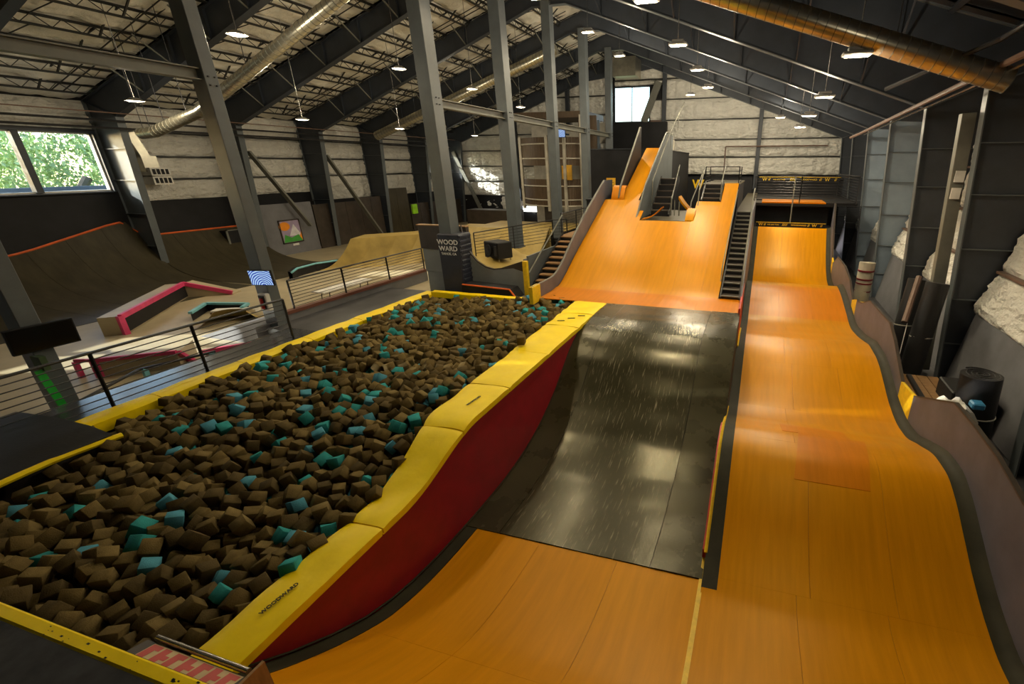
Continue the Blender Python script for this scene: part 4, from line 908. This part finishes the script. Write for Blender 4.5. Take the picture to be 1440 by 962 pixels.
# parapet, railings
T = thing('parapet_wall', (-14.5, 14, -.5), 'low blue grey parapet with a reddish brown top behind the pit', 'wall')
obj('board', MB().box(-14.55, -14.4, 10.6, 17.5, -.6, .10), M_grey, T); obj('top_trim', MB().box(-14.6, -14.36, 10.6, 17.5, .10, .20), mat('red_brown_trim', (.16, .055, .035), .5), T, label='reddish brown trim')
R = thing('railing', (-12.4, 6, 0), 'black horizontal bar railing along the near left rim of the pit', 'railing')
rail(R, [(-12.4, 2.0, 0), (-12.4, 3.35, 0), (-12.4, 5.12, 0), (-12.4, 6.9, 0), (-12.4, 9.15, 0)], 1.9, 1.17, .03, 8)
R = thing('railing', (-14.5, 14, .2), 'black horizontal bar railing standing on the blue grey parapet', 'railing')
rail(R, [(-14.48, 11.0, .2), (-14.48, 13.1, .2), (-14.48, 15.3, .2), (-14.48, 17.45, .2)], 2.3, .93, .028, 8)
R = thing('railing', (-11, 19.5, .9), 'black railing behind the loudspeaker deck', 'railing'); rail(R, [(-12.4, 18.5, .75), (-9.0, 19.6, 1.3), (-8.3, 19.6, 1.35)], 1.9, 1.0, .025, 7)
R = thing('railing', (-7.8, 21, 2.0), 'black railing above the left stairs', 'railing'); rail(R, [(-8.3, 19.0, 1.75), (-8.3, 22.5, 1.75)], 2, .9, .025, 7)
T = thing('folding_table', (-16, 14.5, SF), 'white topped folding table behind the parapet railing', 'table')
obj('tabletop', MB().box(-16.3, -15.7, 13.2, 15.6, .04, .09), M_white, T)
for y in (13.45, 15.35):
    for x in (-16.2, -15.8): obj('leg', MB().tube((x, y, SF), (x, y + .1, .04), .018, 5), M_dkmetal, T)
# screens and box on the posts
T = thing('blank_screen', (-14.2, 5.3, .95), 'large switched off black screen on the far left post, facing the pit', 'screen')
m_ = Matrix.Translation((-14.18, 5.32, 1.27)) @ Euler((math.radians(4), 0, math.radians(86))).to_matrix().to_4x4()
def bx_m(mtx, x, y, z): return MB().add([mtx @ Vector((sx * x, sy * y, sz * z)) for sz in (-1, 1) for sx, sy in ((-1, -1), (1, -1), (1, 1), (-1, 1))], [(3, 2, 1, 0), (4, 5, 6, 7), (0, 1, 5, 4), (1, 2, 6, 5), (2, 3, 7, 6), (3, 0, 4, 7)])
obj('bezel', bx_m(m_, .50, .035, .27), M_black, T, bevel=.01); obj('display', bx_m(m_ @ Matrix.Translation((0, -.037, 0)), .47, .004, .245), mat('dark_glass', (.006, .005, .005), .15), T)
T = thing('lit_screen', (-14.2, 10.1, 1.2), 'small lit screen with a blue tunnel picture on the big post', 'screen')
def screen_mat():
    m = bpy.data.materials.new('blue_screen'); m.use_nodes = True; n = m.node_tree.nodes; l = m.node_tree.links; b = n['Principled BSDF']
    tc = n.new('ShaderNodeTexCoord'); wv = n.new('ShaderNodeTexWave'); wv.wave_type = 'RINGS'; wv.inputs['Scale'].default_value = 5; wv.inputs['Distortion'].default_value = 3; wv.rings_direction = 'SPHERICAL'
    l.new(tc.outputs['Object'], wv.inputs[0]); cr = n.new('ShaderNodeValToRGB'); cr.color_ramp.elements[0].color = (.01, .06, .5, 1); cr.color_ramp.elements[1].color = (.55, .8, 1, 1); cr.color_ramp.elements[0].position = .35; cr.color_ramp.elements[1].position = .7
    l.new(wv.outputs[0], cr.inputs[0]); l.new(cr.outputs[0], b.inputs['Emission Color']); b.inputs['Emission Strength'].default_value = .9; b.inputs['Base Color'].default_value = (0, 0, 0, 1); return m
M_scr = screen_mat()
m_ = Matrix.Translation((-14.25, 10.08, 1.45)) @ Euler((math.radians(4), math.radians(0), math.radians(12))).to_matrix().to_4x4()
obj('bezel', bx_m(m_, .36, .03, .235), M_black, T); obj('display', bx_m(m_ @ Matrix.Translation((0, -.032, 0)), .34, .003, .215), M_scr, T)
T = thing('extinguisher_cabinet', (-14.35, 10.1, .4), 'white cabinet holding a red extinguisher on the big post', 'extinguisher')
obj('box', MB().box(-14.54, -14.22, 10.0, 10.16, .42, .95), M_white, T, bevel=.02); obj('window', MB().box(-14.49, -14.27, 9.985, 10.0, .48, .90), M_black, T); obj('cylinder', MB().tube((-14.38, 9.98, .5), (-14.38, 9.98, .82), .055, 10), M_redp, T, smooth=True)
T = thing('green_board', (-14.9, 5.0, SF), 'bright green narrow sign board leaning behind the far left post', 'board'); obj('panel', MB().bar((-14.15, 5.02, .62), (-14.15, 5.12, -.42), .13, .04, up=(1, 0, 0)), mat('bright_green', (.02, .42, .04), .4), T); obj('potted_leaves', MB().bar((-14.2, 5.12, .9), (-14.2, 5.12, .6), .3, .1), mat('dark_leaf', (.05, .09, .03), .7), T)
# padded corner post and its side wall
T = thing('post_pad', (PX + .1, 15.1, 0), 'navy padded sleeve with white lettering around the corner post', 'pad')
obj('sleeve', MB().box(-11.66, -10.74, 14.98, 15.84, -.3, 2.2), M_pad, T, bevel=.04)
M_wt = mat('white_lettering', (.8, .8, .8), .5)
for s, z, k in (('WOOD', 2.0, .25), ('WARD', 1.76, .25), ('TAHOE, CA', 1.57, .12)): text(s, k, M_wt, frame_mat((-11.2, 14.96, z - .1), (1, 0, 0), (0, 0, 1)), T, thick=.003, sx=1.05)
b = MB()
for k in range(11): b.box(-10.74, -10.71, 15.05, 15.78, .25 + .18 * k, .34 + .18 * k)
obj('quilting', b, M_pad, T, bevel=.01)['kind'] = 'stuff'
T = thing('box_wall', (-12, 15.9, -.3), 'grey two-tone box wall left of the padded post', 'wall')
obj('upper_board', MB().box(-13.15, -10.95, 15.85, 16.05, 1.45, 2.36), M_brownply, T); obj('lower_board', MB().box(-13.1, -11.0, 15.88, 16.03, .52, 1.44), M_greyl, T); obj('lower_board', MB().box(-13.05, -11.0, 15.89, 16.02, -.4, .51), M_greyl, T); obj('cap', MB().box(-13.2, -10.95, 15.82, 16.08, 2.36, 2.40), M_wood, T)
T = thing('quarter_side_wall', (-9.7, 15.65, 0), 'grey curved side of a quarter pipe with a dark upper band', 'side wall')
cv = [(-11.0, 2.47), (-10.93, 1.95), (-10.75, 1.5), (-10.45, 1.13), (-10.1, .93), (-9.75, .86), (-9.45, .90), (-8.9, 1.08), (-8.42, 1.24)]
lo_ = [(x, min(z - .05, 1.45 - .26 * (x + 10.93))) for x, z in cv]
obj('upper_band', MB().prism(cv + lo_[::-1], 'y', 15.60, 15.68), M_brownply, T)
obj('lower_board', MB().prism([(x, z - .004) for x, z in lo_] + [(-8.42, -.1), (-11.0, -.1)], 'y', 15.59, 15.67), M_greyl, T)
obj('riding_surface', MB().grid(lambda u, v: (lambda t: (t[0], 15.68 + 2.9 * v, t[1]))((lambda i, fr: (cv[i][0] + (cv[i + 1][0] - cv[i][0]) * fr, cv[i][1] + (cv[i + 1][1] - cv[i][1]) * fr - .01))(3 + min(4, int(u * 5)), u * 5 - min(4, int(u * 5)))), 24, 2, thick=(0, 0, -.04)), M_goldwood, T, smooth=True)
tag(obj('end_panel', MB().box(-8.42, -8.32, 15.55, 19.5, -.3, 1.3), M_greyb), 'narrow grey end panel right of the curved quarter side', 'panel')
T = thing('black_kicker', (-9.2, 14.9, 0), 'low black kicker box with an orange top edge at the far pit rim', 'ramp')
obj('body', MB().prism([(-10.65, .0), (-8.35, .0), (-8.6, .34), (-10.55, .40)], 'y', 14.62, 15.3), M_black, T); obj('orange_edge', MB().bar((-10.55, 14.62, .42), (-8.58, 14.62, .36), .05, .04).bar((-8.58, 14.62, .36), (-8.3, 14.62, .02), .05, .04), M_orangep, T)
T = thing('loudspeaker', (-10.2, 17, .95), 'black boxy loudspeaker standing on the quarter pipe deck', 'speaker')
m_ = Matrix.Translation((-10.25, 16.9, 1.38)) @ Euler((0, 0, math.radians(-25))).to_matrix().to_4x4()
obj('cabinet', bx_m(m_, .48, .36, .33), M_black, T, bevel=.03)
c0 = m_ @ Vector((-.12, -.37, 0)); d0 = (m_.to_3x3() @ Vector((0, -1, 0)))
obj('cone', MB().tube(c0, c0 + d0 * .05, .22, 16), M_rubber, T, smooth=True); obj('dust_cap', MB().tube(c0 + d0 * .05, c0 + d0 * .07, .09, 12), M_dkmetal, T, smooth=True)
for sx in (-.4, .4):
    for sy in (-.28, .28): p = m_ @ Vector((sx, sy, -.33)); obj('caster', MB().tube(p, p - Vector((0, 0, .1)), .035, 8), M_chrome, T)
obj('horn', bx_m(m_ @ Matrix.Translation((.35, -.37, .0)), .08, .02, .2), M_dkmetal, T)
# left stairs
T = stairs('brown wooden stairs between the left side panel and the blue grey wall', -8.2, -7.25, 15.6, 18.9, .1, 1.75, 10, M_wood)
obj('handrail', MB().path([(-8.2, 15.5, .8), (-8.2, 18.9, 2.6)], .03, 6), M_beam, T)
tag(obj('yellow_post', MB().box(-8.28, -8.12, 15.2, 15.36, 0, 1.3), M_yellowp), 'yellow painted post at the foot of the left stairs', 'post')
deck('platform', -8.3, -7.1, 18.95, 22.5, 1.75, 'small landing at the head of the left stairs', M_wood)
tag(obj('blue_grey_wall', MB().box(-8.35, -8.28, 15.7, 21, 0, 1.4), M_post), 'blue grey wall beside the left stairs', 'wall')
# far side: mezzanine deck and round tower
deck('platform', -19.5, -12.3, 27.2, 33, .55, 'far low platform below the round slatted tower', M_goldwood, zb=SF)
tag(obj('black_box_ramp', MB().box(-24.3, -19.6, 35.6, 37, SF, 1.05), M_brownply), 'long dark box in front of the sunlit back corner', 'box')
tag(obj('green_mark_board', MB().box(-28.02, -27.9, 33.4, 34.0, .8, 1.55), mat('lime_green', (.35, .75, .02), .5)), 'lime green lettered sign on the far left dark wall', 'sign')
TW = thing('round_tower', (-15.4, 36, .5), 'round two level tower of brown slats with cream rails', 'tower')
cx, cy, rr = -15.6, 37.2, 3.4
def arc(z0, z1, r_, m, name, a0=PI * 1.14, a1=PI * 1.80, n=22, th=.06):
    b = MB().grid(lambda u, v: (cx + r_ * math.cos(a0 + (a1 - a0) * u), cy + r_ * math.sin(a0 + (a1 - a0) * u), z0 + (z1 - z0) * v), n, 1, thick=None)
    o = obj(name, b, m, TW, smooth=True, norm=False); md = o.modifiers.new('s', 'SOLIDIFY'); md.thickness = th; return o
def slats(z0, z1):
    n = 26; a0, a1 = PI * 1.14, PI * 1.80
    for i in range(n):
        t0 = a0 + (a1 - a0) * i / n + .002; t1 = a0 + (a1 - a0) * (i + 1) / n - .002
        p = [(cx + rr * math.cos(t0), cy + rr * math.sin(t0)), (cx + rr * math.cos(t1), cy + rr * math.sin(t1)), (cx + (rr - .05) * math.cos(t1), cy + (rr - .05) * math.sin(t1)), (cx + (rr - .05) * math.cos(t0), cy + (rr - .05) * math.sin(t0))]
        obj('slat', MB().prism(p, 'z', z0, z1), M_silo, TW)
slats(4.55, 6.5); slats(1.6, 3.6)
for z in (6.05, 5.05, 3.1, 2.1, 1.65): arc(z - .05, z + .05, rr + .05, M_cream, 'rail')
for t in (1.16, 1.5, 1.62, 1.79): x = cx + (rr + .1) * math.cos(PI * t); y = cy + (rr + .1) * math.sin(PI * t); obj('upright', MB().box(x - .1, x + .1, y - .1, y + .1, 1.3, 7.8 if t > 1.7 else 6.6), M_cream, TW)
obj('inner_wall', MB().box(-18.6, -13.2, 37.5, 37.6, -.5, 7.5), M_cream, TW); obj('roof', MB().box(-19, -12.6, 34.0, 38, 7.75, 8.15), M_silo, TW)
obj('leg', MB().box(-16.3, -15.3, 34.2, 35, -.5, 1.6), M_brownply, TW)
obj('panel', MB().box(-13.4, -12.0, 34.6, 34.7, .5, 7.9), M_silo, TW); obj('door', MB().box(-14.6, -13.8, 34.0, 34.06, 3.55, 4.6), M_cyel, TW, label='amber door')
obj('beam', MB().box(-13.0, -12.6, 33.7, 34, .9, 7.9), M_cream, TW)
T = thing('small_screen', (-14.05, 32.8, 6.4), 'small blue lit screen on the round tower', 'screen'); obj('bezel', MB().box(-14.4, -13.7, 32.85, 32.9, 6.38, 7.05), M_black, T); obj('bracket', MB().box(-14.1, -14.0, 32.9, 34.3, 6.6, 6.7), M_black, T); obj('display', MB().box(-14.36, -13.74, 32.83, 32.85, 6.42, 7.01), M_scr, T)
W5 = sempty('window_5', (-18.5, YB - .1, .5), 'low bright windows under the round tower'); b = MB()
obj('lit_pane', MB().box(-21.4, -18.3, YB - .5, YB - .48, .55, 1.05).box(-17.4, -15.6, YB - .5, YB - .48, .55, 1.05), mat('daylit_pane2', (.8, .8, .8), .5, emit=(1, .98, .92), es=3.0), W5)
obj('lintel', MB().box(-21.6, -13, YB - .55, YB - .45, 1.06, 1.5).box(-18.3, -17.4, YB - .55, YB - .45, -.5, 1.05), M_brownply, W5)
T = thing('tall_board', (-12.0, 35.9, 6), 'pale blue and cream panel right of the round tower', 'panel'); obj('board', MB().box(-12.75, -12.2, 35.9, 36, 4.0, 7.7), M_light_web, T); obj('board', MB().box(-12.2, -11.5, 35.9, 36, 6.1, 7.5), M_cream, T)
# air unit on the left wall
T = thing('air_unit', (-28.5, 16.6, 3.7), 'beige wall heater with duct and louvred grilles beside the window post', 'heater')
obj('duct', MB().bar((-28.75, 16.3, 6.0), (-28.75, 16.7, 4.6), .36, .36), M_metal, T); obj('housing', MB().box(-29.15, -28.4, 16.3, 16.9, 4.3, 5.0), M_metal, T)
for z in (3.72, 4.12):
    obj('grille', MB().box(-29.15, -28.2, 16.35, 17.15, z, z + .36), M_white, T); bb = MB()
    for k in range(4): bb.box(-28.19, -28.18, 16.42 + .18 * k, 16.54 + .18 * k, z + .06, z + .3)
    obj('slot', bb, M_black, T)
T = thing('wall_speaker', (-27.7, 18.9, .2), 'dark loudspeaker with pale edge fixed above the second quarter pipe', 'speaker'); obj('cabinet', MB().box(-29.0, -28.3, 18.9, 19.6, .3, 1.2), M_black, T); obj('edge', MB().box(-28.32, -28.27, 18.85, 18.95, .3, 1.25).box(-28.32, -28.27, 18.85, 19.6, 1.2, 1.25), M_beam, T)

# ================================================================ RIGHT AISLE CLUTTER
T = thing('rolled_mat', (5.25, 11.1, -1.65), 'upright black rolled mat by the near right grey wall', 'mat')
obj('roll', MB().tube((5.25, 11.1, -1.65), (5.15, 11.2, .22), .40, 24, .40), M_rubber, T, smooth=True)
b = MB()
for k in range(60):
    t0, t1 = k * .35, (k + 1) * .35; r0, r1 = .05 + .33 * k / 60, .05 + .33 * (k + 1) / 60
    b.bar((5.15 + r0 * math.cos(t0), 11.2 + r0 * math.sin(t0), .235), (5.15 + r1 * math.cos(t1), 11.2 + r1 * math.sin(t1), .235), .012, .03)
obj('spiral_end', b, M_conc, T); obj('strap', MB().tube((5.21, 11.14, -.72), (5.21, 11.14, -.70), .407, 24), M_white, T, smooth=True)
for k, (x, y, z1, r_, lab) in enumerate([(4.95, 14.8, 1.45, .30, 'tall black rolled mat leaning beside the column, nearer one'), (4.75, 15.9, 1.30, .26, 'tall black rolled mat leaning behind another beside the column')]):
    T = thing('leaning_mat', (x, y, -1.6), lab, 'mat'); obj('roll', MB().tube((x - .15, y - .3, -1.6), (x + .15, y + .1, z1), r_, 18), M_rubber, T, smooth=True); obj('strap', MB().tube((x, y - .1, -.15), (x, y - .095, -.12), r_ + .01, 18), M_cream, T, smooth=True)
T = thing('brown_pole', (4.5, 14.6, -1.6), 'reddish brown tube leaning left of the black rolled mats', 'pole'); obj('tube', MB().tube((4.4, 14.6, .3), (4.75, 15.4, 1.5), .09, 8), M_pipe, T, smooth=True); obj('cord', MB().tube((4.25, 13.9, -1.2), (4.7, 15.3, 1.3), .012, 5), M_white, T)
T = thing('wood_crate', (4.75, 12.9, -1.65), 'plain wooden crate top between the lane wall and the column', 'crate')
for k in range(4): obj('plank', MB().box(4.25 + .28 * k, 4.51 + .28 * k, 11.9, 13.9, -1.1, -1.05), M_wood, T)
obj('side', MB().box(4.25, 5.38, 11.9, 11.95, -1.65, -1.1), M_wood, T); obj('iron_bar', MB().bar((4.5, 12.2, -1.0), (4.55, 13.7, -1.0), .12, .08), M_rubber, T)
T = thing('plastic_bag', (4.7, 10.7, -.9), 'crumpled white and blue bag behind the lane wall', 'bag'); me_b = MB().grid(lambda u, v: (4.15 + .9 * u, 10.5 + .5 * v, -.35 + .15 * noise.noise(Vector((u * 5, v * 5, 1))) - .3 * abs(2 * u - 1) ** 3), 12, 8, thick=(0, 0, -.15)); obj('bag', me_b, M_white, T, smooth=True)
obj('blue_part', MB().box(4.85, 5.1, 10.5, 10.75, -.35, -.2), mat('blue_plastic', (.05, .25, .5), .4), T, bevel=.03)
tag(obj('equipment_case', MB().box(5.0, 6.0, 11.9, 12.9, -1.65, -.6), M_rubber, bevel=.03), 'black case behind the upright rolled mat', 'case')
T = thing('punch_bag', (4.75, 22.2, -1.6), 'cream padded roll with dark red bands standing in the aisle', 'bag')
obj('roll', MB().tube((4.7, 22.1, -1.6), (4.75, 22.3, .62), .33, 20), mat('cream_canvas', (.42, .38, .30), .6), T, smooth=True)
for z in (.25, -.12, -.30, -.65): obj('band', MB().tube((4.73, 22.2, z), (4.73, 22.2, z + .06), .34, 20), mat('dark_red_strap', (.16, .01, .02), .5), T, smooth=True)
tag(obj('yellow_crate', MB().box(4.3, 5.0, 20.6, 21.3, -1.6, -.9), M_yellowp, bevel=.02), 'small yellow crate at the foot of the cream punch bag', 'crate')
for k, (y, z, lab) in enumerate([(15.15, 4.15, 'upper white paper tag on the near right column'), (15.15, 3.7, 'lower white paper tag on the near right column')]):
    tag(obj('paper_tag', MB().box(5.12, 5.36, 15.70, 15.73, z, z + .3), M_white), lab, 'tag')
tag(obj('duct_riser', MB().bar((5.62, 15.9, -1.6), (5.12, 15.9, 5.9), .34, .26), M_beam, bevel=.01), 'olive grey square riser standing against the near right column', 'duct')

# ================================================================ NEAR DECK IN THE LOWER LEFT
T = thing('roll_in_deck', (-6, .7, .2), 'black deck with a scuffed yellow front edge in the lower left corner', 'platform')
obj('deck_board', MB().box(-12, -2.9, -1.4, 1.42, .28, .35), M_deck, T)
obj('yellow_edge', MB().box(-12, -2.9, 1.42, 1.55, .27, .362), M_yellow, T, bevel=.02)
b = MB()
for i in range(26):
    x = random.uniform(-6.5, -3.2); y = random.uniform(1.43, 1.52); s = random.uniform(.005, .018); b.box(x, x + s * 2, y, y + s, .362, .3635)
o = obj('chipped_paint', b, M_black, T); o['kind'] = 'stuff'
obj('front_board', MB().box(-12, -4.1, 1.55, 1.58, -1.2, .27), M_brownply, T)
T = thing('coping_block', (-4.8, 1.7, -.1), 'short wooden ledge with a steel coping pipe and red checkers at the near pit rim', 'ledge')
obj('block', MB().prism([(1.57, .22), (1.76, .16), (1.76, -.6), (1.57, -.6)], 'x', -5.5, -4.15), M_brownply, T)
obj('coping', MB().tube((-5.42, 1.80, .17), (-4.2, 1.80, .17), .028, 12), M_chrome, T, smooth=True, label='steel coping pipe')
b = MB(); b2 = MB()
for i in range(7):
    x = -5.37 + .168 * i; zt = lambda y: .224 - (y - 1.57) * .316
    def q(mb, xa, xb, ya, yb, h=0): mb.add([(xa, ya, zt(ya) + h), (xb, ya, zt(ya) + h), (xb, yb, zt(yb) + h), (xa, yb, zt(yb) + h)], [(0, 1, 2, 3)])
    q(b2, x, x + .168, 1.58, 1.75); q(b, x + .01, x + .10, 1.59, 1.74, .002)
    if i % 2: q(b, x + .10, x + .16, 1.63, 1.68, .002)
    else: q(b, x + .10, x + .15, 1.69, 1.74, .002)
obj('red_checks', b, mat('faded_red', (.50, .06, .05), .5), T, norm=False); obj('cream_checks', b2, mat('faded_cream', (.55, .42, .22), .5), T, norm=False)
obj('end_board', MB().box(-4.15, -4.12, 1.5, 1.9, -.6, .2), M_wood, T)
# black padded ramp at the left rim
T = thing('padded_ramp', (-11.5, 3.3, -.2), 'black padded roll over with a yellow front edge at the left of the pit', 'ramp')
def f(u, v): x = -13.3 + 2.7 * u; y = 1.0 + 3.2 * v; return (x, y - .35 * (1 - u) * v * .0 + .0, .22 + .16 * math.sin(u * PI * .9) * .5 + .02 * noise.noise(Vector((x * 1.5, y * 1.5, 0))) - .25 * max(0, u - .8))
obj('black_cover', MB().grid(f, 20, 16, thick=(0, 0, -.14)), M_rubber, T, smooth=True)
obj('yellow_edge', MB().path([(-10.58 + .03 * math.sin(y * 3), y, .20 - .06 + .02 * math.sin(y * 2.5)) for y in [1.0 + .3 * i for i in range(12)]], .05, 6), M_yellow, T, smooth=True)

# ================================================================ FOAM CUBES
def cube_mesh(seed, m):
    rnd = random.Random(seed); s = .5; b = MB()
    vs = []
    for z in (-1, 1):
        for x, y in ((-1, -1), (1, -1), (1, 1), (-1, 1)): vs.append((x * s * rnd.uniform(.84, 1.05), y * s * rnd.uniform(.84, 1.05), z * s * rnd.uniform(.80, 1.05)))
    b.add(vs, [(3, 2, 1, 0), (4, 5, 6, 7), (0, 1, 5, 4), (1, 2, 6, 5), (2, 3, 7, 6), (3, 0, 4, 7)])
    me = bpy.data.meshes.new('foam_cube'); me.from_pydata(b.v, [], b.f)
    bm = bmesh.new(); bm.from_mesh(me); bmesh.ops.recalc_face_normals(bm, faces=bm.faces)
    bmesh.ops.bevel(bm, geom=list(bm.edges), offset=.035, segments=1, affect='EDGES'); bm.to_mesh(me); bm.free()
    me.materials.append(m); me.shade_smooth(); me.set_sharp_from_angle(angle=math.radians(50)); return me
fmats = M_foam + M_foamt
fm_ = {(i, k): cube_mesh(i * 10 + k, fmats[i]) for i in range(5) for k in range(4)}
def pit_in(x, y):
    if y > 14.2 or y < 1.68: return False
    if x < -11.6 and y > 4.1: return False
    if y <= 4.3 and x < -10.6: return False
    if y < 1.98 and x > -5.65: return False
    if x > xin(y) - .02: return False
    if y > 13.9 and -11.9 < x < -10.7: return False
    return True
def fz(x, y):
    t = min(1, max(0, (y - 4.2) / 3)); r_ = min(1, max(0, (x + 9) / 3.5))
    return -.10 + .26 * t * r_ + .10 * t + .13 * noise.noise(Vector((x * .55, y * .55, 1.7))) + .06 * noise.noise(Vector((x * 1.6, y * 1.6, 4)))
rnd = random.Random(11); cubes = []
for layer, (dz, sp, ph) in enumerate(((-.36, .27, 0), (-.17, .245, .5), (.0, .235, .25))):
    ny = int(13 / sp); nx = int(8 / sp)
    for j in range(ny):
        for i in range(nx):
            x = -12.4 + (i + ph + (.5 if j % 2 else 0)) * sp + rnd.uniform(-.05, .05); y = 1.7 + (j + ph) * sp + rnd.uniform(-.05, .05)
            if not pit_in(x, y): continue
            if layer == 2 and rnd.random() < .16: continue
            z = fz(x, y) + dz + rnd.uniform(-.05, .06)
            if layer == 2 and rnd.random() < .12: z += rnd.uniform(.02, .08)
            cubes.append((x, y, z, layer, Euler((rnd.gauss(0, .42), rnd.gauss(0, .42), rnd.uniform(0, 2 * PI))), rnd.uniform(.185, .225), (3 if rnd.random() < .6 else 4) if rnd.random() < .115 else rnd.randrange(3), rnd.randrange(4)))
from math import sqrt
cw = co.matrix_basis.inverted() if False else (Matrix.Translation(co.location) @ co.rotation_euler.to_matrix().to_4x4()).inverted()
def inframe(c):
    p = cw @ Vector(c[:3])
    if p.z >= 0: return False
    u = 879 + 645 * p.x / -p.z; v = 490 - 645 * p.y / -p.z
    return 5 < u < 1435 and 5 < v < 955
vis = sorted([c for c in cubes if c[3] == 2 and inframe(c)], key=lambda c: c[0]**2 + c[1]**2 + (c[2] - 4.6)**2)
single = set(id(c) for c in vis[:300])
nm = {0: ('', 'mid brown'), 1: ('', 'pale brown'), 2: ('', 'dark brown'), 3: ('', 'teal green'), 4: ('', 'pale blue')}
gr = {3: 'near teal foam cubes in the pit', 4: 'near pale blue foam cubes in the pit'}
rest = MB(); rm = []
for c in cubes:
    x, y, z, layer, e, s, mi, k = c
    if id(c) in single:
        zn = ('near the left black ramp' if x < -8.6 else 'in mid pit' if x < -6.6 else 'beside the yellow right rim') + (', close to the front deck' if y < 3.0 else ', farther from the front deck')
        o = bpy.data.objects.new('foam_cube', fm_[(mi, k)]); C.objects.link(o); o.location = (x, y, z); o.rotation_euler = e; o.scale = (s, s, s)
        tag(o, nm[mi][1] + ' foam cube ' + zn, 'foam cube', gr.get(mi, 'near brown foam cubes in the pit'))
    else:
        me = fm_[(mi, k)]; R_ = e.to_matrix() * s; t = Vector((x, y, z)); o0 = len(rest.v)
        rest.v += [tuple(R_ @ v.co + t) for v in me.vertices]
        for p in me.polygons: rest.f.append(tuple(i + o0 for i in p.vertices)); rm.append(mi)
o = obj('foam_cubes', rest, fmats, norm=False)
o.data.polygons.foreach_set('material_index', rm); o.data.shade_smooth(); o.data.set_sharp_from_angle(angle=math.radians(50))
tag(o, 'mass of brown, teal and blue foam cubes filling the rest of the pit', 'foam cubes', kind='stuff')
o = bpy.data.objects.new('foam_cube', fm_[(0, 1)]); C.objects.link(o); o.location = (-5.38, 9.5, padz(9.5) + .12); o.scale = (.2, .2, .2); o.rotation_euler = (0, 0, .3)
tag(o, 'single brown foam cube lying on a yellow rim pad', 'foam cube')

# ================================================================ OUTSIDE THE WINDOWS
struct('ground', MB().box(-120, 60, -80, 140, -2.4, -2.3).box(-29.5, -29.45, 0, 1, -2.3, -2.2), mat('grass_ground', (.16, .19, .08), .9, var=.3, scale=.5), 'grassy ground outside the hall')
def tree(x, y, h, r_, lab, seed, sz=.85):
    T = thing('tree', (x, y, -2.3), lab, 'tree', 'trees outside the left windows')
    rn = random.Random(seed)
    obj('trunk', MB().path([(x, y, -2.3), (x + .2, y, h * .4), (x + .6, y + .8, h * .75), (x + .5, y + 1.6, h)], .22, 8), M_bark, T, smooth=True)
    b = MB()
    for i in range(5): b.tube((x + .3, y + .3, h * .5), (x + rn.uniform(-r_, r_) * .8, y + rn.uniform(-r_, r_) * .8, h * rn.uniform(.7, 1.2)), .09, 6, .03)
    obj('branch', b, M_bark, T, smooth=True)
    lb = MB()
    for i in range(9000):
        d = Vector((rn.gauss(0, 1), rn.gauss(0, 1), rn.gauss(0, 1))).normalized() * r_ * rn.uniform(.45, 1.0) ** .6
        c = Vector((x + .3, y + .5, h * .9)) + Vector((d.x, d.y, d.z * sz)) * (1 + .3 * noise.noise(d * .9 + Vector((seed, 0, 0))))
        if noise.noise(c * .55 + Vector((0, 0, seed))) < -.3: continue
        s = rn.uniform(.08, .17); e = Euler((rn.uniform(0, 6), rn.uniform(0, 6), rn.uniform(0, 6))).to_matrix()
        lb.add([c + e @ Vector(p) * s for p in ((-1, 0, 0), (0, -.5, .1), (1, 0, 0), (0, .5, .1))], [(0, 1, 2, 3)])
    o = obj('leaves', lb, M_leaf, T, norm=False); o['kind'] = 'stuff'
tree(-36.8, 6.6, 6.5, 2.2, 'unseen tall tree added to block sun from most of the left window', 3, 1.7)  # added out of view so little sun enters the left window
tree(-38.0, 17.0, 3.9, 3.6, 'green tree seen through the left pane of the window', 8)
tree(-41, 24, 4.4, 4.2, 'green tree seen through the right pane of the window', 5)
tree(-48, 17, 4.8, 5.0, 'farther tree between the two nearer trees outside', 12)
tree(-50, 30, 5.5, 5.6, 'farthest tree showing pale behind the right window pane', 14)
T = thing('outdoor_fence', (-33.5, 14, -2.3), 'blue grey outdoor rail seen low through the left window', 'fence')
obj('beam', MB().box(-33.55, -33.4, 0, 30, 3.25, 3.6), M_light_web, T)
for k in range(12): obj('post', MB().box(-33.6, -33.5, 1 + 2.5 * k, 1.12 + 2.5 * k, -2.3, 3.6), M_light_web, T)
